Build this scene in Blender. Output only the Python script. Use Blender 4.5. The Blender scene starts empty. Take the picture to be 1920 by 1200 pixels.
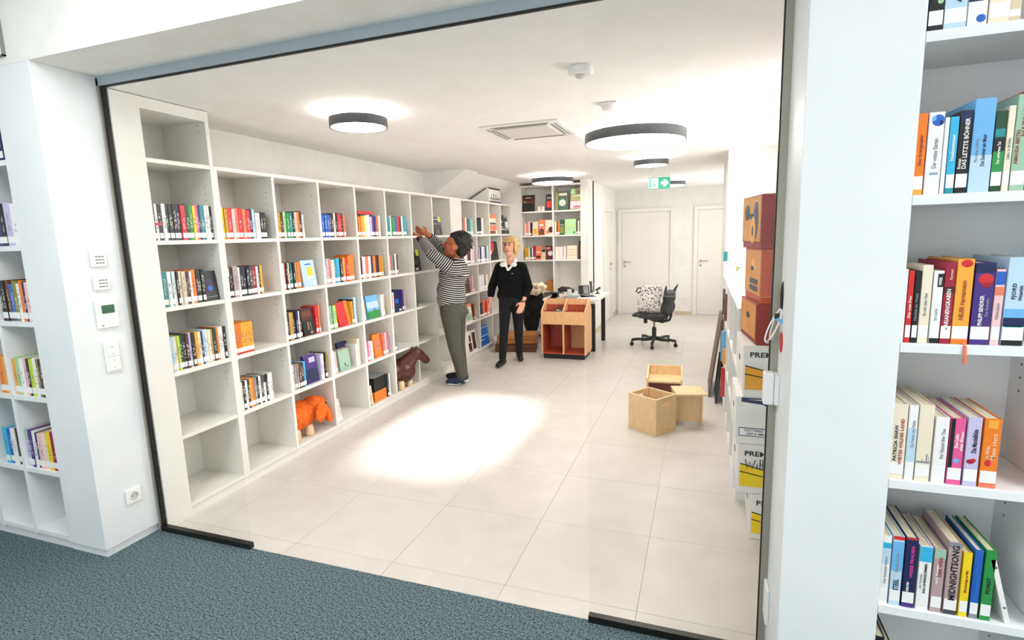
import bpy, bmesh, math, random
from mathutils import Matrix, Vector
random.seed(7)
SC = bpy.context.scene
COL = SC.collection
R = math.radians
# ------------------------------------------------------------------ camera
FPX = 1003.75
YAW, PITCH, ROLL = 19.734, 8.909, -1.739
cam_d = bpy.data.cameras.new('camera'); cam_d.sensor_fit = 'HORIZONTAL'; cam_d.sensor_width = 36.0
cam_d.lens = 36.0 * FPX / 1920.0; cam_d.clip_start = 0.05; cam_d.clip_end = 100
cam = bpy.data.objects.new('camera', cam_d); COL.objects.link(cam)
cam.matrix_world = (Matrix.Translation((0, 0, 1.60)) @ Matrix.Rotation(R(YAW), 4, 'Z') @ Matrix.Rotation(R(90 - PITCH), 4, 'X') @ Matrix.Rotation(R(ROLL), 4, 'Z'))
SC.camera = cam
# ------------------------------------------------------------------ world, sun, window light, exposure
w = bpy.data.worlds.new('daylight'); SC.world = w; w.use_nodes = True
w.node_tree.nodes['Background'].inputs[0].default_value = (0.90, 0.95, 1.0, 1); w.node_tree.nodes['Background'].inputs[1].default_value = 1.0
sun_d = bpy.data.lights.new('sun', 'SUN'); sun_d.energy = 18.0; sun_d.angle = R(8.0); sun_d.color = (1.0, 0.985, 0.965)
sun = bpy.data.objects.new('sun', sun_d); COL.objects.link(sun)
SUN_EL = 40.0
sun.rotation_euler = (R(90 - SUN_EL), 0, 0)      # shines towards +Y and down
def area(name, loc, rot, sx, sy, power, color):
    d = bpy.data.lights.new(name, 'AREA'); d.shape = 'RECTANGLE'; d.size = sx; d.size_y = sy; d.energy = power; d.color = color
    o = bpy.data.objects.new(name, d); COL.objects.link(o); o.location = loc; o.rotation_euler = rot
    return o
area('window_daylight', (-1.2, -2.88, 1.55), (R(90), 0, 0), 4.6, 1.5, 15, (0.94, 0.975, 1.0))       # the windows in the wall behind the camera
area('roof_area_light', (-1.93, 0.31, 2.985), (0, 0, 0), 0.74, 1.34, 27, (0.95, 0.98, 1.0))     # the roof window over the carpet
area('roof_area_light', (2.38, 0.31, 2.985), (0, 0, 0), 0.74, 1.34, 50, (0.96, 0.98, 1.0))      # fill at an added, unseen roof opening, brightens the right pier
area('side_fill_light', (0.79, 4.45, 1.78), (0, R(90), 0), 0.92, 2.1, 25, (1.0, 0.985, 0.96))        # fill added at a made-up, unseen window above the low cabinet
area('corridor_fill_light', (0.79, 9.0, 1.55), (0, R(90), 0), 1.3, 2.4, 11, (1.0, 0.98, 0.95))      # fill added at an unseen opening to lift the corridor walls
VS = SC.view_settings
VS.view_transform = 'Standard'; VS.look = 'None'; VS.exposure = 0.65; VS.gamma = 1.0; VS.use_curve_mapping = False
LED = 9.8

# ------------------------------------------------------------------ materials
def lin(h):
    h = h.lstrip('#'); o = []
    for i in (0, 2, 4):
        c = int(h[i:i + 2], 16) / 255
        o.append(c / 12.92 if c <= 0.04045 else ((c + 0.055) / 1.055) ** 2.4)
    return (*o, 1.0)
MATS = {}
def mat(name, hexc, rough=0.5, metal=0.0, emit=0.0, spec=0.5):
    if name in MATS: return MATS[name]
    m = bpy.data.materials.new(name); m.use_nodes = True
    b = m.node_tree.nodes['Principled BSDF']
    b.inputs['Base Color'].default_value = lin(hexc); b.inputs['Roughness'].default_value = rough; b.inputs['Metallic'].default_value = metal
    b.inputs['Specular IOR Level'].default_value = spec
    if emit:
        b.inputs['Emission Color'].default_value = lin(hexc); b.inputs['Emission Strength'].default_value = emit
    MATS[name] = m
    return m
def N(m, t, **kw):
    n = m.node_tree.nodes.new(t)
    for k, v in kw.items(): setattr(n, k, v)
    return n
def noisy(name, c1, c2, scale, rough=0.6, bump=0.0, detail=4.0, stretch=(1, 1, 1), lo=0.35, hi=0.65, spec=0.5, coord='Object', bscale=None):
    """two-tone noise material with optional fine relief"""
    m = mat(name, c1, rough, spec=spec); nt = m.node_tree; b = nt.nodes['Principled BSDF']; L = nt.links.new
    tc = N(m, 'ShaderNodeTexCoord'); mp = N(m, 'ShaderNodeMapping'); mp.inputs['Scale'].default_value = stretch
    nz = N(m, 'ShaderNodeTexNoise'); nz.inputs['Scale'].default_value = scale; nz.inputs['Detail'].default_value = detail
    cr = N(m, 'ShaderNodeValToRGB'); cr.color_ramp.elements[0].position = lo; cr.color_ramp.elements[1].position = hi
    cr.color_ramp.elements[0].color = lin(c1); cr.color_ramp.elements[1].color = lin(c2)
    L(tc.outputs[coord], mp.inputs['Vector']); L(mp.outputs[0], nz.inputs['Vector']); L(nz.outputs['Fac'], cr.inputs['Fac']); L(cr.outputs['Color'], b.inputs['Base Color'])
    if bump:
        bp = N(m, 'ShaderNodeBump'); bp.inputs['Strength'].default_value = bump; bp.inputs['Distance'].default_value = 0.004
        L(nz.outputs['Fac'], bp.inputs['Height']); L(bp.outputs[0], b.inputs['Normal'])
    return m
PAINT = noisy('white_wall_paint', '#f1efea', '#ebe8e2', 6, 0.75, 0.03)
CEILM = noisy('white_ceiling_paint', '#f9f7f4', '#f6f3ef', 5, 0.8, 0.02)
LAM = noisy('white_laminate', '#f0eee8', '#ebe8e0', 3, 0.42, 0.0)
LAMC = noisy('cool_white_laminate', '#eef0f0', '#e8ebec', 3, 0.42, 0.0)
DOORM = noisy('door_lacquer', '#efece4', '#ebe7de', 2, 0.4)
CARPET = noisy('blue_grey_carpet', '#293840', '#77878a', 115, 0.95, 0.5, 4.0, lo=0.33, hi=0.64, spec=0.1)
def tile_mat():
    m = noisy('pale_stone_tile', '#d0cac2', '#d9d3cb', 5.5, 0.32, 0.0, 8.0, lo=0.3, hi=0.7)
    nt = m.node_tree; oi = N(m, 'ShaderNodeObjectInfo'); mp = [n for n in nt.nodes if n.type == 'MAPPING'][0]
    mul = N(m, 'ShaderNodeMath', operation='MULTIPLY'); mul.inputs[1].default_value = 40
    nt.links.new(oi.outputs['Random'], mul.inputs[0]); nt.links.new(mul.outputs[0], mp.inputs['Location'])
    return m
TILE = tile_mat()
GROUT = mat('tile_grout', '#c6beb2', 0.9)
ANTH = mat('anthracite_frame', '#1d1c1b', 0.4, 0.3)
ALU = mat('brushed_frame', '#a29c8f', 0.4, 0.35)
BLACK = mat('black_plastic', '#121212', 0.45)
BLACKM = mat('black_metal', '#151414', 0.4, 0.3)
STEEL = mat('satin_steel', '#b0aca4', 0.3, 0.9)
WPL = mat('white_plastic', '#f2f1ee', 0.4)
GPL = mat('grey_plastic', '#8d8a84', 0.5)
HOLE = mat('pin_hole_dark', '#4a463f', 0.9)
LAMPGREY = mat('lamp_ring_grey', '#4a4d50', 0.45, 0.2)
DIFF = mat('lamp_diffuser', '#fff8f0', 0.5, emit=LED)
def wood(name, c1, c2, sc=14, st=(1, 1, 9), rough=0.5):
    return noisy(name, c1, c2, sc, rough, 0.05, 6.0, st, 0.3, 0.7)
BIRCH = wood('birch_plywood', '#e3bd85', '#efd0a0', 9, (7, 7, 1))
BEECH = wood('beech_panel', '#e2ab74', '#edbd8b', 9, (8, 8, 1))
REDWOOD = wood('red_lacquered_inside', '#a8402a', '#b9543a', 9, (6, 6, 1))
DKWOOD = wood('dark_crate_wood', '#4a2c1c', '#7a4a2c', 12, (1, 6, 6))
ORWOOD = wood('orange_crate_wood', '#a8672f', '#c68645', 12, (1, 6, 6))
LEGWOOD = wood('pale_leg_wood', '#e8c79a', '#f0d7b2', 14, (6, 6, 1))
def glass():
    m = bpy.data.materials.new('clear_glass'); m.use_nodes = True; nt = m.node_tree; nt.nodes.clear()
    out = nt.nodes.new('ShaderNodeOutputMaterial'); mx = nt.nodes.new('ShaderNodeMixShader'); tr = nt.nodes.new('ShaderNodeBsdfTransparent'); gl = nt.nodes.new('ShaderNodeBsdfGlossy'); lw = nt.nodes.new('ShaderNodeLayerWeight')
    pw = nt.nodes.new('ShaderNodeMath'); pw.operation = 'POWER'; pw.inputs[1].default_value = 5.0; ma = nt.nodes.new('ShaderNodeMath'); ma.operation = 'MULTIPLY_ADD'; ma.inputs[1].default_value = 0.35; ma.inputs[2].default_value = 0.012
    tr.inputs[0].default_value = (0.992, 0.995, 0.993, 1); gl.inputs['Roughness'].default_value = 0.0; lw.inputs[0].default_value = 0.5
    nt.links.new(lw.outputs['Facing'], pw.inputs[0]); nt.links.new(pw.outputs[0], ma.inputs[0]); nt.links.new(ma.outputs[0], mx.inputs[0])
    nt.links.new(tr.outputs[0], mx.inputs[1]); nt.links.new(gl.outputs[0], mx.inputs[2]); nt.links.new(mx.outputs[0], out.inputs[0])
    return m
GLASS = glass()

# ------------------------------------------------------------------ mesh helpers
class MB:
    def __init__(s): s.v = []; s.f = []
    def add(s, vs, fs):
        o = len(s.v); s.v += [tuple(v) for v in vs]; s.f += [[i + o for i in f] for f in fs]; return s
    def box(s, x0, x1, y0, y1, z0, z1):
        return s.add([(x0, y0, z0), (x1, y0, z0), (x1, y1, z0), (x0, y1, z0), (x0, y0, z1), (x1, y0, z1), (x1, y1, z1), (x0, y1, z1)],
                     [(0, 3, 2, 1), (4, 5, 6, 7), (0, 1, 5, 4), (1, 2, 6, 5), (2, 3, 7, 6), (3, 0, 4, 7)])
    def prism(s, poly, h0, h1, axis='z'):
        """polygon given in the two other axes (x,y | x,z | y,z), extruded along axis"""
        n = len(poly)
        def P(a, b, h): return (a, b, h) if axis == 'z' else (a, h, b) if axis == 'y' else (h, a, b)
        vs = [P(a, b, h0) for a, b in poly] + [P(a, b, h1) for a, b in poly]
        return s.add(vs, [list(range(n))[::-1], [i + n for i in range(n)]] + [[i, (i + 1) % n, (i + 1) % n + n, i + n] for i in range(n)])
    def cyl(s, c, r, h, axis='z', n=24, r2=None):
        r2 = r if r2 is None else r2; vs = []
        for k, rr in ((0, r), (h, r2)):
            for i in range(n):
                a = 2 * math.pi * i / n; u, v = rr * math.cos(a), rr * math.sin(a)
                vs.append({'z': (c[0] + u, c[1] + v, c[2] + k), 'y': (c[0] + u, c[1] + k, c[2] + v), 'x': (c[0] + k, c[1] + u, c[2] + v)}[axis])
        return s.add(vs, [list(range(n))[::-1], [i + n for i in range(n)]] + [[i, (i + 1) % n, (i + 1) % n + n, i + n] for i in range(n)])
    def lathe(s, prof, c=(0, 0, 0), n=32):
        vs = []; fs = []; m = len(prof)
        for r, z in prof:
            for i in range(n):
                a = 2 * math.pi * i / n; vs.append((c[0] + r * math.cos(a), c[1] + r * math.sin(a), c[2] + z))
        for j in range(m - 1):
            for i in range(n):
                fs.append([j * n + i, j * n + (i + 1) % n, (j + 1) * n + (i + 1) % n, (j + 1) * n + i])
        if prof[0][0] > 1e-5: fs.append(list(range(n))[::-1])
        if prof[-1][0] > 1e-5: fs.append([(m - 1) * n + i for i in range(n)])
        return s.add(vs, fs)
    def tube(s, pts, r, n=10, closed=False):
        pts = [Vector(p) for p in pts]; m = len(pts); vs = []; fs = []
        rr = r if isinstance(r, (list, tuple)) else [r] * m
        up = Vector((0, 0, 1)); prev = None
        for i, p in enumerate(pts):
            t = (pts[(i + 1) % m] - pts[i - 1]) if closed else (pts[min(i + 1, m - 1)] - pts[max(i - 1, 0)])
            t.normalize()
            a = prev if prev is not None else (up if abs(t.z) < 0.9 else Vector((1, 0, 0)))
            u = (a - t * a.dot(t)).normalized(); v = t.cross(u); prev = u
            for k in range(n):
                an = 2 * math.pi * k / n; vs.append(p + u * (rr[i] * math.cos(an)) + v * (rr[i] * math.sin(an)))
        for i in range(m if closed else m - 1):
            for k in range(n):
                fs.append([i * n + k, i * n + (k + 1) % n, ((i + 1) % m) * n + (k + 1) % n, ((i + 1) % m) * n + k])
        if not closed: fs += [list(range(n))[::-1], [(m - 1) * n + k for k in range(n)]]
        return s.add(vs, fs)
    def ball(s, c, r, n=16, m=10, rot=None):
        r = (r, r, r) if isinstance(r, (int, float)) else r; vs = []; fs = []; c = Vector(c)
        for j in range(1, m):
            th = math.pi * j / m
            for i in range(n):
                a = 2 * math.pi * i / n; p = Vector((r[0] * math.sin(th) * math.cos(a), r[1] * math.sin(th) * math.sin(a), r[2] * math.cos(th)))
                vs.append(c + (rot @ p if rot else p))
        top = Vector((0, 0, r[2])); vs += [c + (rot @ top if rot else top), c - (rot @ top if rot else top)]; T = len(vs) - 2
        for j in range(m - 2):
            for i in range(n): fs.append([j * n + i, (j + 1) * n + i, (j + 1) * n + (i + 1) % n, j * n + (i + 1) % n])
        for i in range(n):
            fs.append([T, i, (i + 1) % n]); fs.append([T + 1, (m - 2) * n + (i + 1) % n, (m - 2) * n + i])
        return s.add(vs, fs)
    def cap(s, p0, r0, p1, r1, n=14):
        """tapered capsule, closed"""
        p0, p1 = Vector(p0), Vector(p1); t = (p1 - p0); ln = t.length; t.normalize()
        a = Vector((0, 0, 1)) if abs(t.z) < 0.9 else Vector((1, 0, 0)); u = (a - t * a.dot(t)).normalized(); v = t.cross(u)
        rings = []; K = 5
        for j in range(1, K + 1): an = math.pi / 2 * j / K; rings.append((-r0 * math.cos(an), r0 * math.sin(an)))
        for j in range(0, K): an = math.pi / 2 * j / K; rings.append((ln + r1 * math.sin(an), r1 * math.cos(an)))
        vs = []; fs = []
        for d, r in rings:
            for k in range(n): an = 2 * math.pi * k / n; vs.append(p0 + t * d + u * (r * math.cos(an)) + v * (r * math.sin(an)))
        T = len(vs); vs += [p0 - t * r0, p1 + t * r1]; m = len(rings)
        for j in range(m - 1):
            for k in range(n): fs.append([j * n + k, j * n + (k + 1) % n, (j + 1) * n + (k + 1) % n, (j + 1) * n + k])
        for k in range(n): fs.append([T, (k + 1) % n, k]); fs.append([T + 1, (m - 1) * n + k, (m - 1) * n + (k + 1) % n])
        return s.add(vs, fs)
    def mesh(s, name):
        me = bpy.data.meshes.new(name); me.from_pydata(s.v, [], s.f); me.update(); return me
    def build(s, name, m, parent=None, loc=(0, 0, 0), rz=0.0, smooth=False, bevel=0.0):
        return put(name, s.mesh(name), m, parent, loc, rz, smooth, bevel)
def put(name, me, m, parent=None, loc=(0, 0, 0), rz=0.0, smooth=False, bevel=0.0):
    o = bpy.data.objects.new(name, me); COL.objects.link(o); o.location = loc; o.rotation_euler = (0, 0, rz)
    if m and not me.materials: me.materials.append(m)
    if parent: o.parent = parent
    if smooth:
        for p in me.polygons: p.use_smooth = True
    if bevel:
        b = o.modifiers.new('edge', 'BEVEL'); b.width = bevel; b.segments = 2; b.limit_method = 'ANGLE'; b.angle_limit = R(40)
    return o
def tag(o, label, cat, group=None):
    o['label'] = label; o['category'] = cat
    if group: o['group'] = group
    return o
def struct(o, label=None):
    o['kind'] = 'structure'
    if label: o['label'] = label
    return o
def empty(name, loc=(0, 0, 0), rz=0.0):
    o = bpy.data.objects.new(name, None); COL.objects.link(o); o.location = loc; o.rotation_euler = (0, 0, rz); o.empty_display_size = 0.1
    return o
def B(*a): return MB().box(*a)
def text(body, size, m, parent, loc, face='-y', run='h', name='lettering', width=None):
    """flat printed lettering. run: h horizontal, up (reads bottom to top), down"""
    c = bpy.data.curves.new(name, 'FONT'); c.body = body; c.size = size; c.extrude = 0.0003; c.align_x = 'CENTER'; c.align_y = 'CENTER'; c.resolution_u = 2; c.offset = size * 0.018
    o = bpy.data.objects.new(name, c); COL.objects.link(o); c.materials.append(m)
    X, Y = {'h': ((1, 0, 0), (0, 0, 1)), 'up': ((0, 0, 1), (-1, 0, 0)), 'down': ((0, 0, -1), (1, 0, 0)), 'flip': ((-1, 0, 0), (0, 0, -1))}[run]
    X, Y = Vector(X), Vector(Y); Z = X.cross(Y)
    M = Matrix((X, Y, Z)).transposed().to_4x4()
    if face == '+x': M = Matrix.Rotation(R(90), 4, 'Z') @ M
    if face == '-x': M = Matrix.Rotation(R(-90), 4, 'Z') @ M
    sx = 1.0
    if width: sx = width / (len(body.split('\n')[0]) * 0.62 * size)
    o.matrix_basis = Matrix.Translation(loc) @ M @ Matrix.Diagonal((sx, 1, 1, 1))
    if parent: o.parent = parent
    return o
def blob(name, mb, voxel, m, parent=None, base=(0, 0, 0), smooth=4, factor=0.5):
    """union of overlapping closed shapes into one continuous surface"""
    me = mb.mesh(name + '_src'); t = bpy.data.objects.new(name + '_src', me); COL.objects.link(t)
    r = t.modifiers.new('r', 'REMESH'); r.mode = 'VOXEL'; r.voxel_size = voxel; r.use_smooth_shade = True
    s = t.modifiers.new('s', 'SMOOTH'); s.factor = factor; s.iterations = smooth
    dg = bpy.context.evaluated_depsgraph_get(); nm = bpy.data.meshes.new_from_object(t.evaluated_get(dg))
    bpy.data.objects.remove(t); bpy.data.meshes.remove(me)
    nm.transform(Matrix.Translation(-Vector(base))); nm.materials.clear(); nm.materials.append(m); nm.name = name
    o = bpy.data.objects.new(name, nm); COL.objects.link(o)
    if parent: o.parent = parent
    else: o.location = base
    for p in nm.polygons: p.use_smooth = True
    return o

# ------------------------------------------------------------------ the setting
XS = -2.85                       # front of the long wall shelving
CEIL = 2.40
flo = struct(B(-3.3, 1.0, 2.0, 10.9, -0.08, -0.004).build('floor', GROUT), 'pale tiled floor of the inner room')
tile_me = B(0.001, 0.599, 0.001, 0.599, -0.02, 0.0).mesh('tile'); tile_me.materials.append(TILE)
strip_me = B(0.001, 0.599, 0.001, 0.109, -0.02, 0.0).mesh('tile'); strip_me.materials.append(TILE)
for i in range(7):
    x = -3.232 + 0.6 * i
    put('tile', strip_me, None, flo, (x, 2.0, 0))
    for j in range(15): put('tile', tile_me, None, flo, (x, 2.11 + 0.6 * j, 0))
car = struct(B(-5.6, 3.2, -3.0, 2.0, -0.08, 0.0).build('floor_carpet', CARPET), 'blue grey speckled carpet')
struct(B(-3.3, 1.0, 2.008, 10.95, CEIL, CEIL + 0.049).build('ceiling', CEILM), 'white flat ceiling of the inner room')
struct(B(-3.4, -3.25, 2.0, 8.5, 0, CEIL).build('wall_left', PAINT), 'white wall behind the long shelving')
struct(B(-3.25, -1.63, 8.40, 8.5, 0, CEIL).build('wall_back', PAINT), 'white wall behind the corner bookcase')
wc = struct(MB().box(-1.75, -1.63, 8.06, 9.28, 0, CEIL).box(-1.75, -1.63, 10.22, 10.9, 0, CEIL).box(-1.75, -1.63, 9.28, 10.22, 2.05, CEIL).build('wall_corridor', PAINT), 'white side wall of the corridor with a door')
struct(B(-3.25, -2.70, 8.06, 8.40, 0, CEIL).build('wall_corner', PAINT), 'white wall strip between long shelving and corner bookcase')
struct(B(-1.75, 1.0, 10.78, 10.9, 0, CEIL).build('wall_far', PAINT), 'white end wall of the corridor')
wr_ = MB()
for y0_, y1_, z0_, z1_ in ((2.03, 3.35, 0, CEIL), (3.35, 5.55, 0, 1.28), (3.35, 5.55, 2.28, CEIL), (5.55, 7.75, 0, CEIL), (7.75, 10.25, 0, 0.85), (7.75, 10.25, 2.25, CEIL), (10.25, 10.9, 0, CEIL)): wr_.box(0.80, 0.95, y0_, y1_, z0_, z1_)
struct(wr_.build('wall_right', PAINT), 'white right wall of the inner room with two added openings for light')
for n_, (y0_, y1_, z0_, z1_) in ((2, (3.35, 5.55, 1.28, 2.28)), (3, (7.75, 10.25, 0.85, 2.25))):  # unseen windows added around the two fill lamps in this wall
    wn = struct(empty('window_%d' % n_, (0.87, y0_, z0_)), 'white framed window added unseen in the right wall for light'); wo = (-0.87, -y0_, -z0_); ym = (y0_ + y1_) / 2
    for b_ in ((0.84, 0.90, y0_, y1_, z0_, z0_ + 0.05), (0.84, 0.90, y0_, y1_, z1_ - 0.05, z1_), (0.84, 0.90, y0_, y0_ + 0.05, z0_ + 0.05, z1_ - 0.05), (0.84, 0.90, y1_ - 0.05, y1_, z0_ + 0.05, z1_ - 0.05), (0.84, 0.90, ym - 0.03, ym + 0.03, z0_ + 0.05, z1_ - 0.05)): B(*b_).build('window_frame', WPL, wn, wo)
    for a_, b2_ in ((y0_ + 0.05, ym - 0.03), (ym + 0.03, y1_ - 0.05)): B(0.868, 0.874, a_, b2_, z0_ + 0.05, z1_ - 0.05).build('pane', GLASS, wn, wo)
struct(B(0.219, 0.80, 6.02, 7.3, 0, CEIL).build('wall_pier', PAINT), 'white projecting wall behind the low cabinet')
# roof slope over the far end of the shelving
struct(MB().prism([(-3.25, 2.115), (-2.74, CEIL), (-3.25, CEIL)], 6.37, 8.06, 'y').build('ceiling_slope', CEILM), 'sloped ceiling over the end of the shelving')
struct(MB().prism([(-3.25, 2.10), (-3.20, 2.08), (-2.68, CEIL - 0.005), (-2.68, CEIL), (-3.25, CEIL)], 6.0, 6.37, 'y').build('trim_1', CEILM), 'boxed sloping roof rafter')
# camera-side room: wall with the opening, roof with a rooflight, wall with windows behind the camera
struct(B(-5.6, 3.2, 1.70, 2.03, 2.45, 3.02).build('wall_header', PAINT), 'white wall above the wide glazed opening')
struct(MB().box(-5.6, -2.31, -3.0, 1.70, 3.0, 3.1).box(-1.55, 2.0, -3.0, 1.70, 3.0, 3.1).box(2.76, 3.2, -3.0, 1.70, 3.0, 3.1).box(2.0, 2.76, -3.0, -0.37, 3.0, 3.1).box(2.0, 2.76, 0.99, 1.70, 3.0, 3.1).box(-2.31, -1.55, -3.0, -0.37, 3.0, 3.1).box(-2.31, -1.55, 0.99, 1.70, 3.0, 3.1).build('ceiling_front', CEILM), 'white ceiling of the carpeted room with a rooflight')  # the right-hand roof opening is added only for its light
struct(B(-5.7, -5.6, -3.0, 2.03, 0, 3.1).build('wall_front_left', PAINT), 'white wall of the carpeted room')
struct(B(3.2, 3.3, -3.0, 2.03, 0, 3.1).build('wall_front_right', PAINT), 'white wall of the carpeted room beyond the tall bookcase')
struct(MB().box(-5.6, 3.2, -3.1, -3.0, 0, 0.78).box(-5.6, 3.2, -3.1, -3.0, 2.32, 3.1).box(-5.6, -3.55, -3.1, -3.0, 0.78, 2.32).box(1.15, 3.2, -3.1, -3.0, 0.78, 2.32).build('wall_front_rear', PAINT), 'white window wall opposite the opening')
# piers either side of the opening, with plinths
struct(B(-3.17, -2.89, 1.70, 2.03, 0.045, 2.45).build('wall_pier_left', LAMC, bevel=0.002), 'white pier with switches beside the glass partition')
struct(B(-3.17, -2.905, 1.712, 2.03, 0.0, 0.043).build('baseboard_left', LAMC), 'recessed white plinth under the pier')
struct(B(0.25, 0.51, 1.70, 2.03, 0.045, 2.45).build('wall_pier_right', LAMC, bevel=0.002), 'wide white pier beside the tall bookcase')
struct(B(0.262, 0.51, 1.712, 2.03, 0.0, 0.043).build('baseboard_right', LAMC), 'recessed white plinth under the wide pier')
# access panel high on the wall over the carpeted-room bookcase
hp = tag(B(-3.75, -3.036, 1.688, 1.70, 2.487, 2.95).build('access_panel', WPL, bevel=0.003), 'white access panel set high on the wall above the bookcase', 'panel')
MB().box(-3.04, -3.034, 1.685, 1.70, 2.484, 2.955).box(-3.75, -3.034, 1.685, 1.70, 2.484, 2.49).build('panel_edge', GPL, hp)
# glass partition: jambs, head, floor rails, two fixed panes
gp = struct(empty('window_1', (-1.3, 2.0, 0)), 'frameless glass partition with dark floor rails')
g = (1.3, -2.0, 0)
def gpart(nm, m, *bs):
    mb = MB()
    for b in bs: mb.box(*b)
    o = mb.build(nm, m, gp, g); return o
gpart('jamb', ALU, (-2.89, -2.876, 1.985, 2.008, 0, 2.44)); gpart('jamb_seal', ANTH, (-2.876, -2.853, 1.994, 2.006, 0.0, 2.405))
gpart('jamb', ALU, (0.226, 0.25, 1.985, 2.008, 0, 2.45)); gpart('jamb_seal', ANTH, (0.222, 0.226, 1.994, 2.006, 0.0, 2.405))
gpart('head_rail', mat('head_rail_grey', '#b4bfc8', 0.3, 0.4), (-2.89, 0.25, 1.985, 2.0075, 2.405, 2.45)); gpart('head_seal', ANTH, (-2.872, 0.226, 1.993, 2.0075, 2.399, 2.405))
gpart('floor_rail', ANTH, (-2.872, -2.225, 1.985, 2.013, 0.0, 0.03)); gpart('floor_rail', ANTH, (-0.415, 0.222, 1.985, 2.013, 0.0, 0.03))
gpart('pane', GLASS, (-2.853, -2.228, 1.997, 2.003, 0.03, 2.399)); gpart('pane', GLASS, (-0.412, 0.220, 1.997, 2.003, 0.03, 2.399))
# doors
def door(n, label, x0, x1, y, axis='y', hinge_left=True):
    """leaf, frame (architrave), handle with key rosette; built facing -y then turned"""
    wd = x1 - x0
    if axis == 'y': r = empty('door_%d' % n, (x0, y, 0), 0)
    else: r = empty('door_%d' % n, (y, x0, 0), R(90))
    struct(r, label)
    f = 0.07
    MB().box(0, f, -0.035, 0.06, 0, 2.05).box(wd - f, wd, -0.035, 0.06, 0, 2.05).box(f, wd - f, -0.035, 0.06, 2.05 - f, 2.05).build('door_frame', DOORM, r, bevel=0.003)
    lf = B(f + 0.005, wd - f - 0.005, -0.005, 0.045, 0.008, 2.05 - f - 0.004).build('door_leaf', DOORM, r, bevel=0.002)
    hx = f + 0.055
    if not hinge_left: hx = wd - f - 0.055
    sg = 1 if hinge_left else -1
    MB().cyl((hx, -0.0135, 1.03), 0.025, 0.008, 'y').build('handle_rosette', STEEL, lf)
    MB().tube([(hx, -0.008, 1.03), (hx, -0.05, 1.03), (hx + sg * 0.02, -0.055, 1.03), (hx + sg * 0.13, -0.055, 1.03)], 0.009).build('handle', STEEL, lf, smooth=True)
    MB().cyl((hx, -0.0135, 0.945), 0.025, 0.008, 'y').build('key_rosette', STEEL, lf)
    return r
door(1, 'white corridor door with lever handle in the end wall', -1.585, -0.53, 10.775)
door(2, 'white end wall door partly hidden by the projecting wall', -0.17, 0.78, 10.775)
door(3, 'white door in the corridor side wall beside the desk', 9.28, 10.22, -1.64, 'x', False)
struct(MB().box(-0.50, -0.19, 10.765, 10.78, 0, 0.06).build('baseboard_far', mat('baseboard_beige', '#cdbf9f', 0.5)), 'beige skirting strip between the two end doors')
struct(MB().box(-1.63, -1.618, 8.5, 9.27, 0, 0.06).box(-1.63, -1.618, 10.23, 10.77, 0, 0.06).build('baseboard_corridor', mat('baseboard_beige', '#cdbf9f')), 'beige skirting along the corridor wall')

# ------------------------------------------------------------------ ceiling fixtures
UPL = mat('lamp_uplight_ring', '#fff8f1', 0.5, emit=LED * 3.6)
def ceiling_lamp(x, y, r, h, label, stem=None, z=CEIL):
    t = tag(empty('ceiling_lamp', (x, y, z)), label, 'lamp', 'round grey ceiling lamps')
    if stem: MB().lathe([(stem, -0.001), (stem, -0.045)]).build('mount', LAMPGREY, t, smooth=False); top = -0.045
    else:
        top = -0.02; MB().lathe([(r * 0.82, -0.001), (r * 0.82, -0.02)], n=48).build('mount', WPL, t)
    MB().lathe([(r - 0.012, top - 0.012), (r - 0.012, top), (r, top), (r, top - h), (r - 0.008, top - h), (r - 0.008, top - h + 0.01)], n=64).build('housing_ring', LAMPGREY, t)
    MB().lathe([(r - 0.05, top + 0.001), (r - 0.014, top + 0.001), (r - 0.014, top + 0.003), (r - 0.05, top + 0.003)], n=64).build('uplight_ring', UPL, t)
    MB().lathe([(0.0, top - h + 0.003), (r - 0.0085, top - h + 0.003), (r - 0.0085, top - h + 0.008), (0.0, top - h + 0.008)], n=64).build('diffuser', DIFF, t)
ceiling_lamp(-2.06, 3.0, 0.178, 0.055, 'small round grey ceiling lamp over the nearer wall shelving', 0.11)
ceiling_lamp(-0.535, 4.52, 0.395, 0.075, 'very large flat round ceiling lamp, widest of all')
ceiling_lamp(-0.55, 6.10, 0.182, 0.055, 'small dark round ceiling lamp above the green exit sign', 0.12)
ceiling_lamp(-1.955, 7.25, 0.285, 0.06, 'dark round ceiling lamp in front of the corner bookcase', 0.20)
ceiling_lamp(-0.55, 8.85, 0.27, 0.06, 'dark round ceiling lamp partly behind the green exit sign', 0.18)
ceiling_lamp(-1.75, 1.36, 0.17, 0.07, 'round ceiling lamp of the carpeted room in front of the opening', 0.12, 3.0)
ac = tag(empty('ceiling_vent', (-1.28, 4.10, CEIL)), 'square white air conditioning cassette with slotted edges in the ceiling', 'vent')
VW = mat('vent_white', '#dedad3', 0.5)
B(-0.30, 0.30, -0.30, 0.30, -0.012, -0.001).build('frame', WPL, ac, bevel=0.004)
B(-0.20, 0.20, -0.20, 0.20, -0.020, -0.012).build('intake_panel', VW, ac, bevel=0.003)
for a in range(4):
    MB().box(-0.20, 0.20, 0.222, 0.235, -0.0155, -0.012).build('slot', GPL, ac, rz=R(90 * a)); MB().box(-0.22, 0.22, 0.255, 0.266, -0.0155, -0.012).build('slot', GPL, ac, rz=R(90 * a))
d1 = tag(empty('motion_sensor', (-0.585, 2.72, CEIL)), 'small white ceiling motion sensor closest to the opening', 'sensor')
MB().lathe([(0.058, -0.001), (0.06, -0.03), (0.052, -0.036)]).build('housing', WPL, d1); MB().lathe([(0.024, -0.036), (0.022, -0.046), (0.012, -0.052), (0, -0.053)]).build('sensor_lens', VW, d1, smooth=True)
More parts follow.
